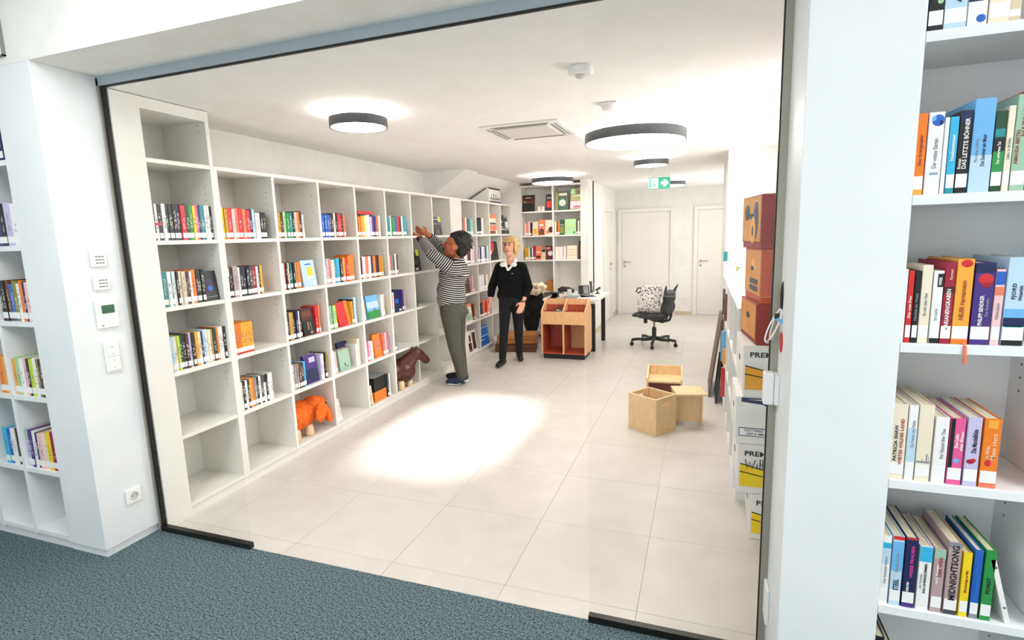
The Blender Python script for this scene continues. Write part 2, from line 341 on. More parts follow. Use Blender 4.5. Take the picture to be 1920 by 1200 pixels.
d2 = tag(empty('smoke_detector', (-0.575, 3.52, CEIL)), 'flat white smoke detector just before the largest lamp', 'smoke detector')
B(-0.055, 0.055, -0.055, 0.055, -0.014, -0.001).build('base_plate', WPL, d2, bevel=0.004); MB().lathe([(0.047, -0.014), (0.047, -0.03), (0.032, -0.045), (0.0, -0.046)]).build('housing', WPL, d2)
# exit sign hanging from the ceiling
GREEN = mat('sign_green', '#12a884', 0.4, emit=0.35); SIGNW = mat('sign_white', '#f4fffb', 0.4, emit=0.6)
es = tag(empty('exit_sign', (-0.545, 7.2, 2.2)), 'green emergency exit sign with white arrow and door pictogram', 'sign')
B(-0.135, 0.135, -0.012, 0.012, -0.065, 0.075).build('panel', GREEN, es)
B(-0.14, 0.14, -0.02, 0.02, 0.075, 0.10).build('housing', WPL, es, bevel=0.003); B(-0.10, 0.10, -0.015, 0.015, 0.10, 0.199).build('ceiling_bracket', WPL, es)
B(-0.128, -0.012, -0.0135, -0.012, -0.058, 0.068).build('door_field', SIGNW, es)
MB().prism([(0.02, -0.012), (0.065, -0.012), (0.045, -0.038), (0.075, -0.038), (0.115, 0.005), (0.075, 0.048), (0.045, 0.048), (0.065, 0.022), (0.02, 0.022)], -0.0135, -0.012, 'y').build('arrow', SIGNW, es)
B(-0.118, -0.102, -0.0145, -0.0135, -0.052, 0.062).build('door_bar', GREEN, es)
MB().tube([(-0.06, -0.0137, 0.012), (-0.055, -0.0137, -0.012), (-0.075, -0.0137, -0.03), (-0.085, -0.0137, -0.045)], 0.006, 6).tube([(-0.055, -0.0137, -0.012), (-0.04, -0.0137, -0.035)], 0.006, 6).ball((-0.055, -0.0137, 0.03), 0.009, 10, 6).build('running_figure', GREEN, es)

# ------------------------------------------------------------------ shelving
def pins(parent, axis, at, a0, z0, z1, n=5, side=1):
    """rows of shelf pin holes as tiny dark discs set on a panel face"""
    mb = MB()
    for k in range(n):
        z = z0 + (z1 - z0) * k / max(1, n - 1)
        if axis == 'y': mb.cyl((a0, at, z), 0.0035, -0.0006 * side, 'y', 8)
        else: mb.cyl((at, a0, z), 0.0035, 0.0006 * side, 'x', 8)
    o = mb.build('pin_hole', HOLE, parent); o['kind'] = 'stuff'
    return o
ROWS = [0.08, 0.50, 0.88, 1.258, 1.634]          # tops of the boards
XB = -3.21                                       # back panel
TH = 0.024
def shelf_unit(name, label, edges, top, rows):
    """long wall shelving, open towards +x; edges are the centre lines of the uprights"""
    y0, y1 = edges[0], edges[-1]
    t = tag(empty(name, (XS, y0, 0)), label, 'shelf', 'white built-in wall shelving'); off = (-XS, -y0, 0)
    e0 = TH / 2
    for y in edges:
        d = B(XB, XS, y - e0, y + e0, 0.055, top - TH).build('divider', LAM, t, off, bevel=0.0012)
    B(XB - 0.01, XB, y0 - e0, y1 + e0, 0.055, top).build('back_panel', LAM, t, off)
    B(XB, XS + 0.001, y0 - e0, y1 + e0, top - TH, top).build('top_board', LAM, t, off, bevel=0.0012)
    B(XB, XS - 0.012, y0 - e0, y1 + e0, 0.0, 0.05).build('plinth', LAM, t, off)
    for a, b in zip(edges[:-1], edges[1:]):
        for z in rows: B(XB, XS - 0.002, a + e0 + 0.0005, b - e0 - 0.0005, z - TH, z).build('shelf_board', LAM, t, off, bevel=0.0012)
    for y in edges[1:6]:
        for z in rows[1:]:
            pins(t, 'y', y - e0 + 0.0, XS - 0.06, z + 0.20, z + 0.32, 4, 1).location = off
    return t, off
YB = [2.605 + 0.47 * i for i in range(8)]
YC = [6.19 + 0.466 * i for i in range(5)]
t, off = shelf_unit('wall_shelf', 'tall narrow end unit of the white wall shelving, beside the glass partition', [2.154, 2.581], 2.36, ROWS + [2.08])
MB().prism([(2.012, 0.0), (2.166, 0.0), (2.166, 2.335), (2.593, 2.335), (2.593, 2.396), (2.012, 2.396)], XS - 0.016, XS + 0.002, 'x').build('filler_panel', LAM, t, off, bevel=0.0012)
B(XB, XS - 0.017, 2.035, 2.141, 0.0, 2.395).build('side_filler', LAM, t, off); B(XB, XS - 0.017, 2.142, 2.593, 2.361, 2.395).build('top_filler', LAM, t, off)
t, off = shelf_unit('wall_shelf', 'long white wall shelving of seven columns holding book rows and animal stools', YB, 2.08, ROWS)
B(XB, XS, YB[-1] + TH / 2 + 0.001, YC[0] - TH / 2 - 0.001, 0.0, 2.08).build('filler_panel', LAM, t, off, bevel=0.0012)
shelf_unit('wall_shelf', 'far white wall shelving of four columns behind the two people', YC, 2.08, ROWS)
# triangular end board standing on the far shelving under the roof slope
tag(MB().prism([(-3.24, 2.082), (-2.87, 2.082), (-2.87, 2.27), (-2.885, 2.28), (-3.21, 2.10)], 7.185, 7.205, 'y').build('gable_board', LAM), 'white wedge-shaped board on the far shelving under the roof slope', 'board')

# ------------------------------------------------------------------ books
COLS = {'black': '#17171a', 'white': '#f1f0ee', 'cream': '#eee2c9', 'red': '#cf2a2c', 'crimson': '#9d1d3c', 'maroon': '#4c191d', 'orange': '#ef7f22', 'amber': '#f3a93c', 'yellow': '#f2d31c',
        'lime': '#c3d838', 'green': '#2c9147', 'dark green': '#1e4630', 'pale green': '#a8d39b', 'teal': '#258d94', 'cyan': '#38b2dc', 'blue': '#2361bd', 'navy': '#1b2352', 'pale blue': '#bcd8ea',
        'sky blue': '#6fb3e6', 'purple': '#47307f', 'lavender': '#c8c1e0', 'pink': '#e65c98', 'pale pink': '#f0c6c9', 'salmon': '#ea7d60', 'brown': '#6a3c26', 'tan': '#c79f70', 'beige': '#dac9a9',
        'olive': '#84853a', 'grey': '#8c9094', 'dark grey': '#414448', 'mauve': '#b59d9f', 'gold': '#cc9c20', 'sage': '#9dc0a8', 'grey blue': '#8fa9bd'}
PAGES = noisy('book_pages', '#e9dfc8', '#d8c9a8', 300, 0.8, 0.0, 2.0, (1, 0.05, 0.05))
STICK = mat('spine_sticker', '#f4f4f2', 0.5)
def cover(col, printed=True):
    key = 'cover_' + col.replace(' ', '_') + ('' if printed else '_plain')
    if key in MATS: return MATS[key]
    m = mat(key, COLS[col], 0.42)
    if not printed: return m
    nt = m.node_tree; L = nt.links.new; b = nt.nodes['Principled BSDF']
    rgb = lin(COLS[col]); lum = 0.3 * rgb[0] + 0.6 * rgb[1] + 0.1 * rgb[2]
    ink = (0.80, 0.78, 0.72, 1) if lum < 0.35 else (0.10, 0.09, 0.10, 1)
    tc = N(m, 'ShaderNodeTexCoord'); sp = N(m, 'ShaderNodeSeparateXYZ'); L(tc.outputs['Object'], sp.inputs[0])
    oi = N(m, 'ShaderNodeObjectInfo')
    mp = N(m, 'ShaderNodeMapping'); mp.inputs['Scale'].default_value = (130, 1, 85); L(tc.outputs['Object'], mp.inputs['Vector'])
    mu = N(m, 'ShaderNodeMath', operation='MULTIPLY'); mu.inputs[1].default_value = 97; L(oi.outputs['Random'], mu.inputs[0]); L(mu.outputs[0], mp.inputs['Location'])
    nz = N(m, 'ShaderNodeTexNoise'); nz.inputs['Scale'].default_value = 1.0; nz.inputs['Detail'].default_value = 1.0; L(mp.outputs[0], nz.inputs['Vector'])
    def cmp(src, op, val):
        n = N(m, 'ShaderNodeMath', operation=op); L(src, n.inputs[0]); n.inputs[1].default_value = val; return n.outputs[0]
    def mul(a, c):
        n = N(m, 'ShaderNodeMath', operation='MULTIPLY'); L(a, n.inputs[0]); L(c, n.inputs[1]); return n.outputs[0]
    top = N(m, 'ShaderNodeMath', operation='MULTIPLY_ADD'); L(oi.outputs['Random'], top.inputs[0]); top.inputs[1].default_value = 0.05; top.inputs[2].default_value = 0.12
    lt = N(m, 'ShaderNodeMath', operation='LESS_THAN'); L(sp.outputs['Z'], lt.inputs[0]); L(top.outputs[0], lt.inputs[1])
    ab = N(m, 'ShaderNodeMath', operation='ABSOLUTE'); L(sp.outputs['X'], ab.inputs[0])
    mask = mul(mul(mul(cmp(nz.outputs['Fac'], 'GREATER_THAN', 0.53), lt.outputs[0]), mul(cmp(sp.outputs['Z'], 'GREATER_THAN', 0.065), cmp(ab.outputs[0], 'LESS_THAN', 0.007))), cmp(sp.outputs['Y'], 'LESS_THAN', 0.0015))
    st = N(m, 'ShaderNodeMath', operation='MULTIPLY'); L(mask, st.inputs[0]); st.inputs[1].default_value = 0.6
    mx = N(m, 'ShaderNodeMix', data_type='RGBA'); L(st.outputs[0], mx.inputs['Factor']); mx.inputs['A'].default_value = rgb; mx.inputs['B'].default_value = ink
    L(mx.outputs['Result'], b.inputs['Base Color'])
    return m
ORD = 'first second third fourth fifth sixth seventh eighth ninth tenth eleventh twelfth thirteenth fourteenth fifteenth sixteenth seventeenth eighteenth nineteenth twentieth twenty-first twenty-second twenty-third'.split()
NB = [0]; SMALL = {'on': False, 'v': [], 'f': [], 'm': [], 'mats': []}
def small(mb, M, m):
    if m not in SMALL['mats']: SMALL['mats'].append(m)
    k = SMALL['mats'].index(m); o = len(SMALL['v']); SMALL['v'] += [tuple(M @ Vector(v)) for v in mb.v]; SMALL['f'] += [[i + o for i in f] for f in mb.f]; SMALL['m'] += [k] * len(mb.f)
def book(label, group, loc, rz, wd, dp, h, col, printed=True, sticker=True, lean=0.0, tip=0.0, pages=PAGES, name='book', st=(0.012, 0.042), base=None, top=None):
    """spine faces local -y; lean turns it sideways (+ to the right), tip leans it back"""
    NB[0] += 1
    t = min(0.0028, wd * 0.2); a = wd / 2
    mb = MB().prism([(-a, dp), (-a, 0.0012), (-a + 0.0012, 0), (a - 0.0012, 0), (a, 0.0012), (a, dp), (a - t, dp), (a - t, t), (-a + t, t), (-a + t, dp)], 0, h)
    z = loc[2] + abs(math.sin(lean)) * a + 0.0005
    MW = Matrix.Translation((loc[0], loc[1], z)) @ Matrix.Rotation(rz, 4, 'Z') @ Matrix.Rotation(lean, 4, 'Y') @ Matrix.Rotation(-tip, 4, 'X')
    if SMALL['on']:
        small(mb, MW, cover(col, False)); small(B(-a + t, a - t, t, dp - 0.004, 0.003, h - 0.003), MW, pages)
        if sticker: small(B(-a + 0.0008, a - 0.0008, -0.0006, 0.0002, st[0], min(st[1], h * 0.3)), MW, STICK)
        return None
    o = mb.build(name, cover(col, printed)); o.matrix_world = MW
    tag(o, label, 'book', group)
    B(-a + t, a - t, t, dp - 0.004, 0.003, h - 0.003).build('page_block', pages, o)
    if sticker: B(-a + 0.0008, a - 0.0008, -0.0006, 0.0002, st[0], min(st[1], h * 0.3)).build('spine_sticker', STICK, o)
    if base: B(-a + 0.0004, a - 0.0004, -0.0007, 0.0002, 0.0005, st[0]).build('spine_base_band', cover(base, False), o)
    if top: B(-a + 0.0004, a - 0.0004, -0.0007, 0.0002, h * 0.72, h - 0.001).build('spine_top_band', cover(top, False), o)
    return o
def faceout(label, group, loc, rz, wd, h, col, th=0.02, tip=0.12, prints=(), name='book', lean=0.0):
    """book standing with its front cover towards the room; prints: (colour, x0, x1, z0, z1) or ('disc', colour, x, z, r) on the cover"""
    NB[0] += 1
    a = wd / 2; t = 0.0025
    mb = MB().prism([(a, 0), (-a + 0.001, 0), (-a, 0.001), (-a, th - 0.001), (-a + 0.001, th), (a, th), (a, th - t), (-a + t, th - t), (-a + t, t), (a, t)][::-1], 0, h)
    o = mb.build(name, cover(col, False))
    o.matrix_world = Matrix.Translation((loc[0], loc[1], loc[2] + 0.0008)) @ Matrix.Rotation(rz, 4, 'Z') @ Matrix.Rotation(lean, 4, 'Y') @ Matrix.Rotation(-tip, 4, 'X')
    tag(o, label, 'book', group)
    B(-a + t, a - 0.004, t, th - t, 0.003, h - 0.003).build('page_block', PAGES, o)
    for p in prints:
        if p[0] == 'disc': MB().cyl((p[2] * wd, -0.0008, p[3] * h), p[4] * h, 0.001, 'y', 20).build('cover_print', cover(p[1], False), o)
        elif p[0] == 'flower':
            for k in range(10):
                an = 2 * math.pi * k / 10; m2 = MB().ball((p[2] * wd + math.cos(an) * p[4] * h * 0.6, -0.0004, p[3] * h + math.sin(an) * p[4] * h * 0.6), (p[4] * h * 0.42, 0.0008, p[4] * h * 0.16), 10, 6, Matrix.Rotation(-an, 3, 'Y'))
                m2.build('petal_print', cover(p[1], False), o)
            MB().cyl((p[2] * wd, -0.0014, p[3] * h), p[4] * h * 0.28, 0.001, 'y', 16).build('cover_print', cover('amber', False), o)
        elif p[0] == 'text': text(p[1], p[6], cover(p[2], False), o, (p[3] * wd, -0.0012, p[4] * h), name='title_lettering', width=p[5] * wd)
        else: B(p[1] * wd, p[2] * wd, -0.0009, 0.0, p[3] * h, p[4] * h).build('cover_print', cover(p[0], False), o)
    return o
ROWN = {4: 'top', 3: 'second', 2: 'third', 1: 'fourth', 0: 'bottom', 5: 'uppermost'}
def book_row(spec, s0, s1, z, place, group, plane, h=0.20, d=0.15, face='x', jit=0.05, leans=None, start=0, base=None, name='book', st=(0.012, 0.042), depth_jit=0.012):
    """spec: colour tokens, optional *width and /height, laid from s0 to s1 left to right as seen from the room"""
    toks = []
    for w_ in spec.split(','):
        w_ = w_.strip(); wt = 1.0; ht = 1.0; top = None
        if '^' in w_: w_, top = w_.split('^')
        if '/' in w_: w_, q = w_.split('/'); ht = float(q)
        if '*' in w_: w_, q = w_.split('*'); wt = float(q)
        toks.append((w_, wt, ht, top))
    tot = sum(x[1] for x in toks); s = s0; out = []
    for i, (c, wt, ht, top) in enumerate(toks):
        wd = (s1 - s0) * wt / tot
        hh = h * ht * (1 + random.uniform(-jit, jit)); k = random.uniform(0, depth_jit)
        lab = '%s %s, %s from the left in %s' % (c, name, ORD[start + i], place)
        ln = leans.get(i, 0.0) if leans else 0.0
        if face == 'x': loc = (plane - k, s + wd / 2, z); rz = R(90)
        else: loc = (s + wd / 2, plane + k, z); rz = 0.0
        out.append(book(lab, group, loc, rz, wd - 0.0008, d * random.uniform(0.92, 1.05), hh, c, lean=ln, base=base, top=top, name='book' if name != 'disc case' else 'disc_case', st=st))
        s += wd
    return out
XP = XS - 0.022
CN = ['the column beside the glass', 'the second column', 'the third column', 'the fourth column', 'the fifth column', 'the sixth column', 'the seventh column', 'the eighth column', '',
      'the ninth column', 'the tenth column', 'the eleventh column', 'the last column']
def wrow(r, c, spec, s0, s1, **kw):
    return book_row(spec, s0, s1, ROWS[r], '%s row, %s' % (ROWN[r], CN[c]), 'books in the white wall shelving', XP, **kw)
def wface(r, c, desc, y, wd, h, col, **kw):
    return faceout('%s, %s row, %s' % (desc, ROWN[r], CN[c]), 'books in the white wall shelving', (kw.pop('x', XP - 0.01), y, ROWS[r]), R(90), wd, h, col, **kw)
# column 0
bs = wrow(4, 0, 'black,white*.8,black,white*.9,black*.9,black*1.1,black,navy,red*1.3,dark green,green,yellow*.8,pink*.9,navy*.7,teal*1.2,white*.6,white*.8,black*.7', 2.17, 2.566, h=0.205, jit=0.02)
for b_ in bs[:3]: B(-0.013, 0.013, -0.001, 0.0, 0.085, 0.097).build('spine_red_band', cover('red', False), b_)
wrow(3, 0, 'dark green,teal*1.2,white,teal*.5,white,black*.6,cream,beige*1.1,maroon,white*.6,orange*1.2/1.05,black,dark green*.8,black', 2.17, 2.462, h=0.195, jit=0.02)
wface(3, 0, 'face-out black book with a blue glow', 2.514, 0.100, 0.185, 'black', prints=(('disc', 'navy', -0.05, 0.62, 0.13), ('disc', 'blue', -0.05, 0.42, 0.10), ('grey', -0.4, 0.4, 0.12, 0.14)))
wrow(2, 0, 'black*.8,pale blue,cream,lime*.8,dark green,black*.9,maroon,lavender*1.1,black,amber,cream,navy*.6,pale blue*1.2/1.04,white*.6,cream,tan,dark green*1.1,orange*.7/1.03,white,white*.8,black*.8', 2.17, 2.566, h=0.205, jit=0.02)
# column 1
wrow(4, 1, 'yellow,gold*.8,red*1.1,pale pink*.8,salmon,red,salmon*.9,red*1.1,navy*.9,pale blue*.7,white*1.2/.9,black/.93,black/.9', 2.63, 3.01, h=0.195, jit=0.025)
wrow(3, 1, 'black*.9^cream,black,mauve*1.5/1.05,white*.6,black,navy,black,dark grey,crimson*1.3,white*.7,black*.7,amber*.8', 2.63, 2.925, h=0.19, jit=0.03)
wrow(2, 1, 'orange,orange,orange,amber,amber,amber,amber,amber', 2.63, 2.785, h=0.205, jit=0.003, base='red', depth_jit=0.002)
wrow(1, 1, 'cream,black,white,black*.7,amber,orange*.9,grey,black*.8,white,dark grey,white^black,black*.8,white,white', 2.63, 2.915, h=0.195, jit=0.012, name='disc case', depth_jit=0.004)
# column 2
wrow(4, 2, 'amber,gold*.9,maroon,pale green,green*1.1,teal*.9,black*.8,beige,orange*1.1,maroon,white*.7/.95', 3.10, 3.385, h=0.19)
wrow(3, 2, 'white,salmon*.8,black*.7,cream*.8,black*.6,teal*.7,black*.8,tan,orange*1.3', 3.105, 3.30, h=0.195, jit=0.01)
wface(3, 2, 'face-out light blue book with yellow square', 3.41, 0.15, 0.205, 'pale blue', prints=(('yellow', -0.1, 0.3, 0.42, 0.72), ('white', -0.15, 0.32, 0.28, 0.38), ('blue', -0.2, 0.25, 0.82, 0.87), ('white', 0.2, 0.42, 0.05, 0.2)))
wrow(2, 2, 'black,tan*.8,gold*.7,black,navy,white*.5,black*.8', 3.105, 3.265, h=0.21, jit=0.01)
wface(2, 2, 'dark brown face-out book', 3.355, 0.13, 0.215, 'maroon', prints=(('black', -0.47, 0.47, 0.03, 0.55), ('brown', -0.4, 0.4, 0.7, 0.9), ('tan', -0.1, 0.02, 0.2, 0.5), ('grey', 0.12, 0.22, 0.12, 0.48), ('beige', 0.05, 0.3, 0.05, 0.14)))
wrow(2, 2, 'red,salmon*.6', 3.43, 3.475, h=0.215, start=8)
wrow(1, 2, 'white*.8,pale pink*.8,grey,mauve*.7,brown,black,cyan*1.3', 3.105, 3.265, h=0.19, jit=0.02)
wface(1, 2, 'face-out purple book angled forwards', 3.345, 0.135, 0.225, 'purple', th=0.03, prints=(('navy', -0.45, 0.45, 0.05, 0.5), ('lavender', -0.1, 0.4, 0.72, 0.9)))
wrow(1, 2, 'lavender,white,purple*.7,black,gold*.6', 3.43, 3.515, h=0.21, start=8)
# column 3
wrow(4, 3, 'navy*.8,blue,blue*.9,blue,navy,maroon*.8,white*.7,black*.7,red*1.4,maroon,salmon*.9/.9', 3.568, 3.89, h=0.19)
wrow(3, 3, 'cream^teal,lavender*.8,salmon*.8,white,teal*.9,cyan*1.2,maroon,amber*1.1,red,orange*1.3/1.12,orange*.9/1.1', 3.568, 3.965, h=0.20, jit=0.04)
wrow(2, 3, 'dark green,sage*1.2,green*.7,pale green,lime', 3.57, 3.695, h=0.20, leans={3: -0.06, 4: -0.10})
wface(2, 3, 'face-out orange-red book leaning in the row', 3.80, 0.155, 0.21, 'red', lean=-0.10, prints=(('orange', 0.25, 0.5, 0.0, 1.0),))
wrow(2, 3, 'amber*.8,black*.7,pale blue*1.3/1.1', 3.885, 3.955, h=0.21, start=6)
wrow(1, 3, 'lavender,white*.7,pale pink*.8', 3.575, 3.65, h=0.19, leans={0: -0.05, 1: -0.06, 2: -0.08})
wface(1, 3, 'face-out navy book standing behind a pale green one', 3.86, 0.14, 0.225, 'navy', x=XP - 0.09)
wface(1, 3, 'face-out yellow book at the back of its cell', 3.66, 0.14, 0.235, 'yellow', x=XP - 0.13)
wface(1, 3, 'face-out pale green book with small figures on its cover', 3.76, 0.145, 0.19, 'sage', th=0.04, prints=(('black', -0.05, 0.03, 0.2, 0.34), ('dark grey', 0.12, 0.2, 0.12, 0.2), ('crimson', -0.5, 0.5, 0.97, 1.0)))
wrow(1, 3, 'white,cream*1.4/1.15', 3.90, 3.96, h=0.20, start=4)
wrow(0, 3, 'pale blue,white,cream', 3.585, 3.66, h=0.20, leans={0: -0.14, 1: -0.16, 2: -0.2})
# column 4
SMALL['on'] = True; wrow(4, 4, 'brown,orange,amber,yellow*.8,cream,white,lavender*.8,purple,purple*.8,orange,white*.7', 4.04, 4.42, h=0.185)
SMALL['on'] = False
rb = faceout('flat red book lying on top of the row, top row, the fifth column', 'books in the white wall shelving', (XP - 0.02, 4.22, ROWS[4] + 0.20), R(90), 0.24, 0.028, 'red', th=0.15, tip=0)
SMALL['on'] = True; wrow(3, 4, 'black*1.2^amber,pale pink*.8,white*.7,salmon,white,navy*.7,orange,maroon*.8,black*.7,orange,gold*.6', 4.04, 4.42, h=0.195, jit=0.03)
SMALL['on'] = False
wrow(2, 4, 'pale blue*.6,cream', 4.045, 4.105, h=0.185, leans={0: -0.08, 1: -0.1})
wface(2, 4, 'face-out sky blue and grass green picture book', 4.235, 0.19, 0.215, 'sky blue', prints=(('pale blue', -0.5, 0.5, 0.45, 0.72), ('green', -0.5, 0.5, 0.0, 0.33), ('brown', 0.05, 0.14, 0.26, 0.42)))
wrow(2, 4, 'white,beige*.6', 4.345, 4.40, h=0.215, start=3)
wrow(1, 4, 'white,pink*.8,pale pink,white', 4.045, 4.17, h=0.185, leans={0: -0.03, 1: -0.04, 2: -0.05, 3: -0.06})
wface(1, 4, 'face-out orange book with a framed title', 4.265, 0.12, 0.22, 'orange', prints=(('salmon', -0.35, 0.35, 0.3, 0.8), ('cream', -0.3, 0.3, 0.45, 0.5)))
wrow(1, 4, 'salmon,pale pink,pink', 4.335, 4.42, h=0.21, start=5)
wrow(0, 4, 'amber,cream*.7', 4.05, 4.11, h=0.20, leans={0: -0.12, 1: -0.14})
# column 5
SMALL['on'] = True; wrow(4, 5, 'pale pink*.6,teal*1.2,white*.7,green*1.1,blue,red,maroon*.7,white*.6,teal*.9,cyan*.7', 4.51, 4.90, h=0.19)
SMALL['on'] = False
SMALL['on'] = True; wrow(3, 5, 'pale pink,salmon*.8,grey,black,white,maroon', 4.51, 4.70, h=0.195)
SMALL['on'] = False
SMALL['on'] = True; wrow(2, 5, 'salmon,white*.7', 4.51, 4.575, h=0.20)
SMALL['on'] = False
wface(2, 5, 'face-out navy book with a purple edge', 4.66, 0.14, 0.215, 'navy', th=0.03, prints=(('blue', -0.3, 0.2, 0.4, 0.6), ('white', 0.1, 0.4, 0.04, 0.12)))
SMALL['on'] = True; wrow(2, 5, 'purple*.8,mauve*.6', 4.735, 4.785, h=0.21, start=3)
SMALL['on'] = False
wface(1, 5, 'small face-out grey book', 4.565, 0.085, 0.165, 'grey', prints=(('white', -0.2, 0.3, 0.05, 0.25),))
# columns 6 and 7
wface(3, 6, 'face-out black book with a lime sticker', 5.10, 0.15, 0.20, 'black', prints=(('lime', 0.0, 0.42, 0.82, 1.18), ('white', -0.3, 0.1, 0.05, 0.18), ('dark grey', -0.4, 0.2, 0.4, 0.6)))
wface(2, 6, 'face-out dark green book', 5.02, 0.06, 0.19, 'dark green', prints=(('lime', -0.3, 0.3, 0.7, 0.95),))
wface(4, 7, 'face-out black book with lime star', 5.62, 0.19, 0.21, 'black', prints=(('white', -0.45, 0.35, 0.85, 0.88), ('grey', -0.45, 0.4, 0.6, 0.64), ('lime', 0.15, 0.5, 0.72, 1.02), ('brown', -0.2, 0.2, 0.08, 0.3)))
wface(3, 7, 'face-out maroon book beside the striped shirt', 5.60, 0.15, 0.15, 'maroon', prints=(('white', 0.0, 0.3, 0.1, 0.3),))
# far columns
SMALL['on'] = True; wrow(4, 9, 'brown*1.3,salmon,white*.6,dark grey*.7,teal*1.1,sage*1.3', 6.215, 6.60, h=0.21)
SMALL['on'] = False
SMALL['on'] = True; wrow(3, 9, 'white,white*.8,white,brown*1.2,maroon,white*.7,pale pink*1.3', 6.215, 6.60, h=0.215)
SMALL['on'] = False
wface(2, 9, 'face-out dark brown book with a thin title', 6.36, 0.19, 0.24, 'maroon', prints=(('brown', -0.5, 0.5, 0.85, 1.0), ('grey', -0.3, 0.3, 0.55, 0.58)))
SMALL['on'] = True; wrow(2, 9, 'pale pink,mauve', 6.50, 6.56, h=0.23, start=1)
SMALL['on'] = False
wface(1, 9, 'face-out book with a red band and grey photograph', 6.38, 0.22, 0.23, 'cream', prints=(('salmon', -0.5, 0.5, 0.85, 1.0), ('dark grey', -0.4, 0.05, 0.45, 0.75), ('sage', -0.4, 0.4, 0.08, 0.4)))
SMALL['on'] = True; wrow(1, 9, 'brown,tan', 6.52, 6.58, h=0.21, start=1)
SMALL['on'] = False
wface(0, 9, 'face-out white book with dark red flowers', 6.36, 0.17, 0.29, 'white', prints=(('maroon', -0.1, 0.45, 0.05, 0.45), ('maroon', 0.1, 0.4, 0.5, 0.8), ('pale pink', -0.2, 0.1, 0.1, 0.2)))
wface(0, 9, 'second face-out white book with dark red print', 6.54, 0.15, 0.28, 'white', prints=(('maroon', -0.4, 0.3, 0.1, 0.9),))
SMALL['on'] = True; wrow(4, 10, 'black*1.4,dark green,black,white*.8,cream*.6', 6.68, 6.97, h=0.215)
SMALL['on'] = False
SMALL['on'] = True; wrow(3, 10, 'black,lavender,navy*.7,white,lavender*.8,dark grey,pale blue*.7', 6.68, 7.09, h=0.21)
SMALL['on'] = False
SMALL['on'] = True; wrow(2, 10, 'pale pink,white,pale pink*.8,white,grey,cream', 6.68, 7.05, h=0.20)
SMALL['on'] = False
SMALL['on'] = True; wrow(1, 10, 'navy,dark grey,salmon*1.2,red*1.3,salmon', 6.68, 7.06, h=0.21)
SMALL['on'] = False
wface(0, 10, 'wide face-out blue binder with white lines', 6.88, 0.34, 0.28, 'blue', th=0.05, prints=(('white', -0.5, 0.5, 0.9, 0.93), ('white', -0.5, 0.5, 0.48, 0.51), ('white', -0.45, 0.0, 0.3, 0.33), ('teal', 0.38, 0.46, 0.1, 0.9)))
wface(4, 11, 'face-out picture book with a sunset landscape', 7.34, 0.36, 0.29, 'cream', prints=(('salmon', -0.5, 0.5, 0.8, 1.0), ('dark grey', -0.2, 0.45, 0.5, 0.58), ('salmon', -0.48, 0.48, 0.2, 0.44), ('brown', -0.4, 0.3, 0.02, 0.18), ('maroon', -0.5, 0.5, 0.46, 0.48)))
wface(3, 11, 'face-out black book with a red and cream blaze', 7.36, 0.36, 0.27, 'black', prints=(('red', -0.5, 0.1, 0.55, 0.95), ('salmon', -0.45, -0.05, 0.45, 0.6), ('cream', -0.5, -0.2, 0.35, 0.5)))
wface(4, 12, 'face-out black book with white lines', 7.75, 0.24, 0.29, 'black', prints=(('white', -0.5, 0.2, 0.62, 0.66), ('grey', -0.4, 0.2, 0.3, 0.4), ('white', -0.5, 0.5, 0.22, 0.26)))
wface(4, 12, 'face-out black and white photograph book', 7.96, 0.15, 0.27, 'grey', prints=(('white', -0.3, 0.4, 0.35, 0.7), ('black', -0.5, 0.2, 0.7, 0.9), ('black', -0.4, 0.4, 0.02, 0.2)))
# picture book standing on the far shelving
faceout('face-out book with bare winter trees standing on top of the far shelving', 'books in the white wall shelving', (XS - 0.03, 7.47, 2.081), R(90), 0.46, 0.215, 'white', th=0.03, tip=0.08,
        prints=(('black', -0.5, 0.5, 0.9, 1.0), ('dark grey', -0.5, 0.5, 0.0, 0.12), ('black', -0.3, -0.26, 0.1, 0.55), ('black', -0.12, -0.07, 0.1, 0.62), ('black', 0.05, 0.09, 0.1, 0.58), ('black', 0.2, 0.24, 0.1, 0.5), ('grey', -0.45, 0.45, 0.22, 0.34), ('black', 0.38, 0.42, 0.1, 0.45)))
# ---- corner bookcase at the back
XK = [-2.69, -2.175, -1.655]; RK = [0.06, 0.44, 0.84, 1.22, 1.595, 1.965]; YK = 8.05
kb = tag(empty('corner_bookcase', (XK[0], YK, 0)), 'tall white two-column bookcase in the far corner behind the desk', 'bookcase'); ko = (-XK[0], -YK, 0)
for x in XK: B(x - 0.012, x + 0.012, YK, YK + 0.32, 0.0, 2.33).build('divider', LAM, kb, ko, bevel=0.0012)
B(XK[0], XK[2], YK + 0.31, YK + 0.32, 0, 2.33).build('back_panel', LAM, kb, ko); B(XK[0] - 0.012, XK[2] + 0.012, YK, YK + 0.32, 2.33, 2.355).build('top_board', LAM, kb, ko, bevel=0.0012)
for a, b in zip(XK[:-1], XK[1:]):
    for z in (RK[0], RK[3], RK[4], RK[5]): B(a + 0.0125, b - 0.0125, YK + 0.001, YK + 0.31, z - 0.022, z).build('shelf_board', LAM, kb, ko, bevel=0.0012)
GK = 'books in the corner bookcase'
def krow(r, side, spec, x0, x1, **kw): return book_row(spec, x0, x1, RK[r], '%s row, %s half, corner bookcase' % ({5: 'top', 4: 'middle', 3: 'bottom'}[r], side), GK, YK + 0.03, face='y', **kw)
def kface(r, side, desc, x, wd, h, col, **kw): return faceout('%s, %s row, %s half, corner bookcase' % (desc, {5: 'top', 4: 'middle', 3: 'bottom'}[r], side), GK, (x, YK + 0.03, RK[r]), 0, wd, h, col, **kw)
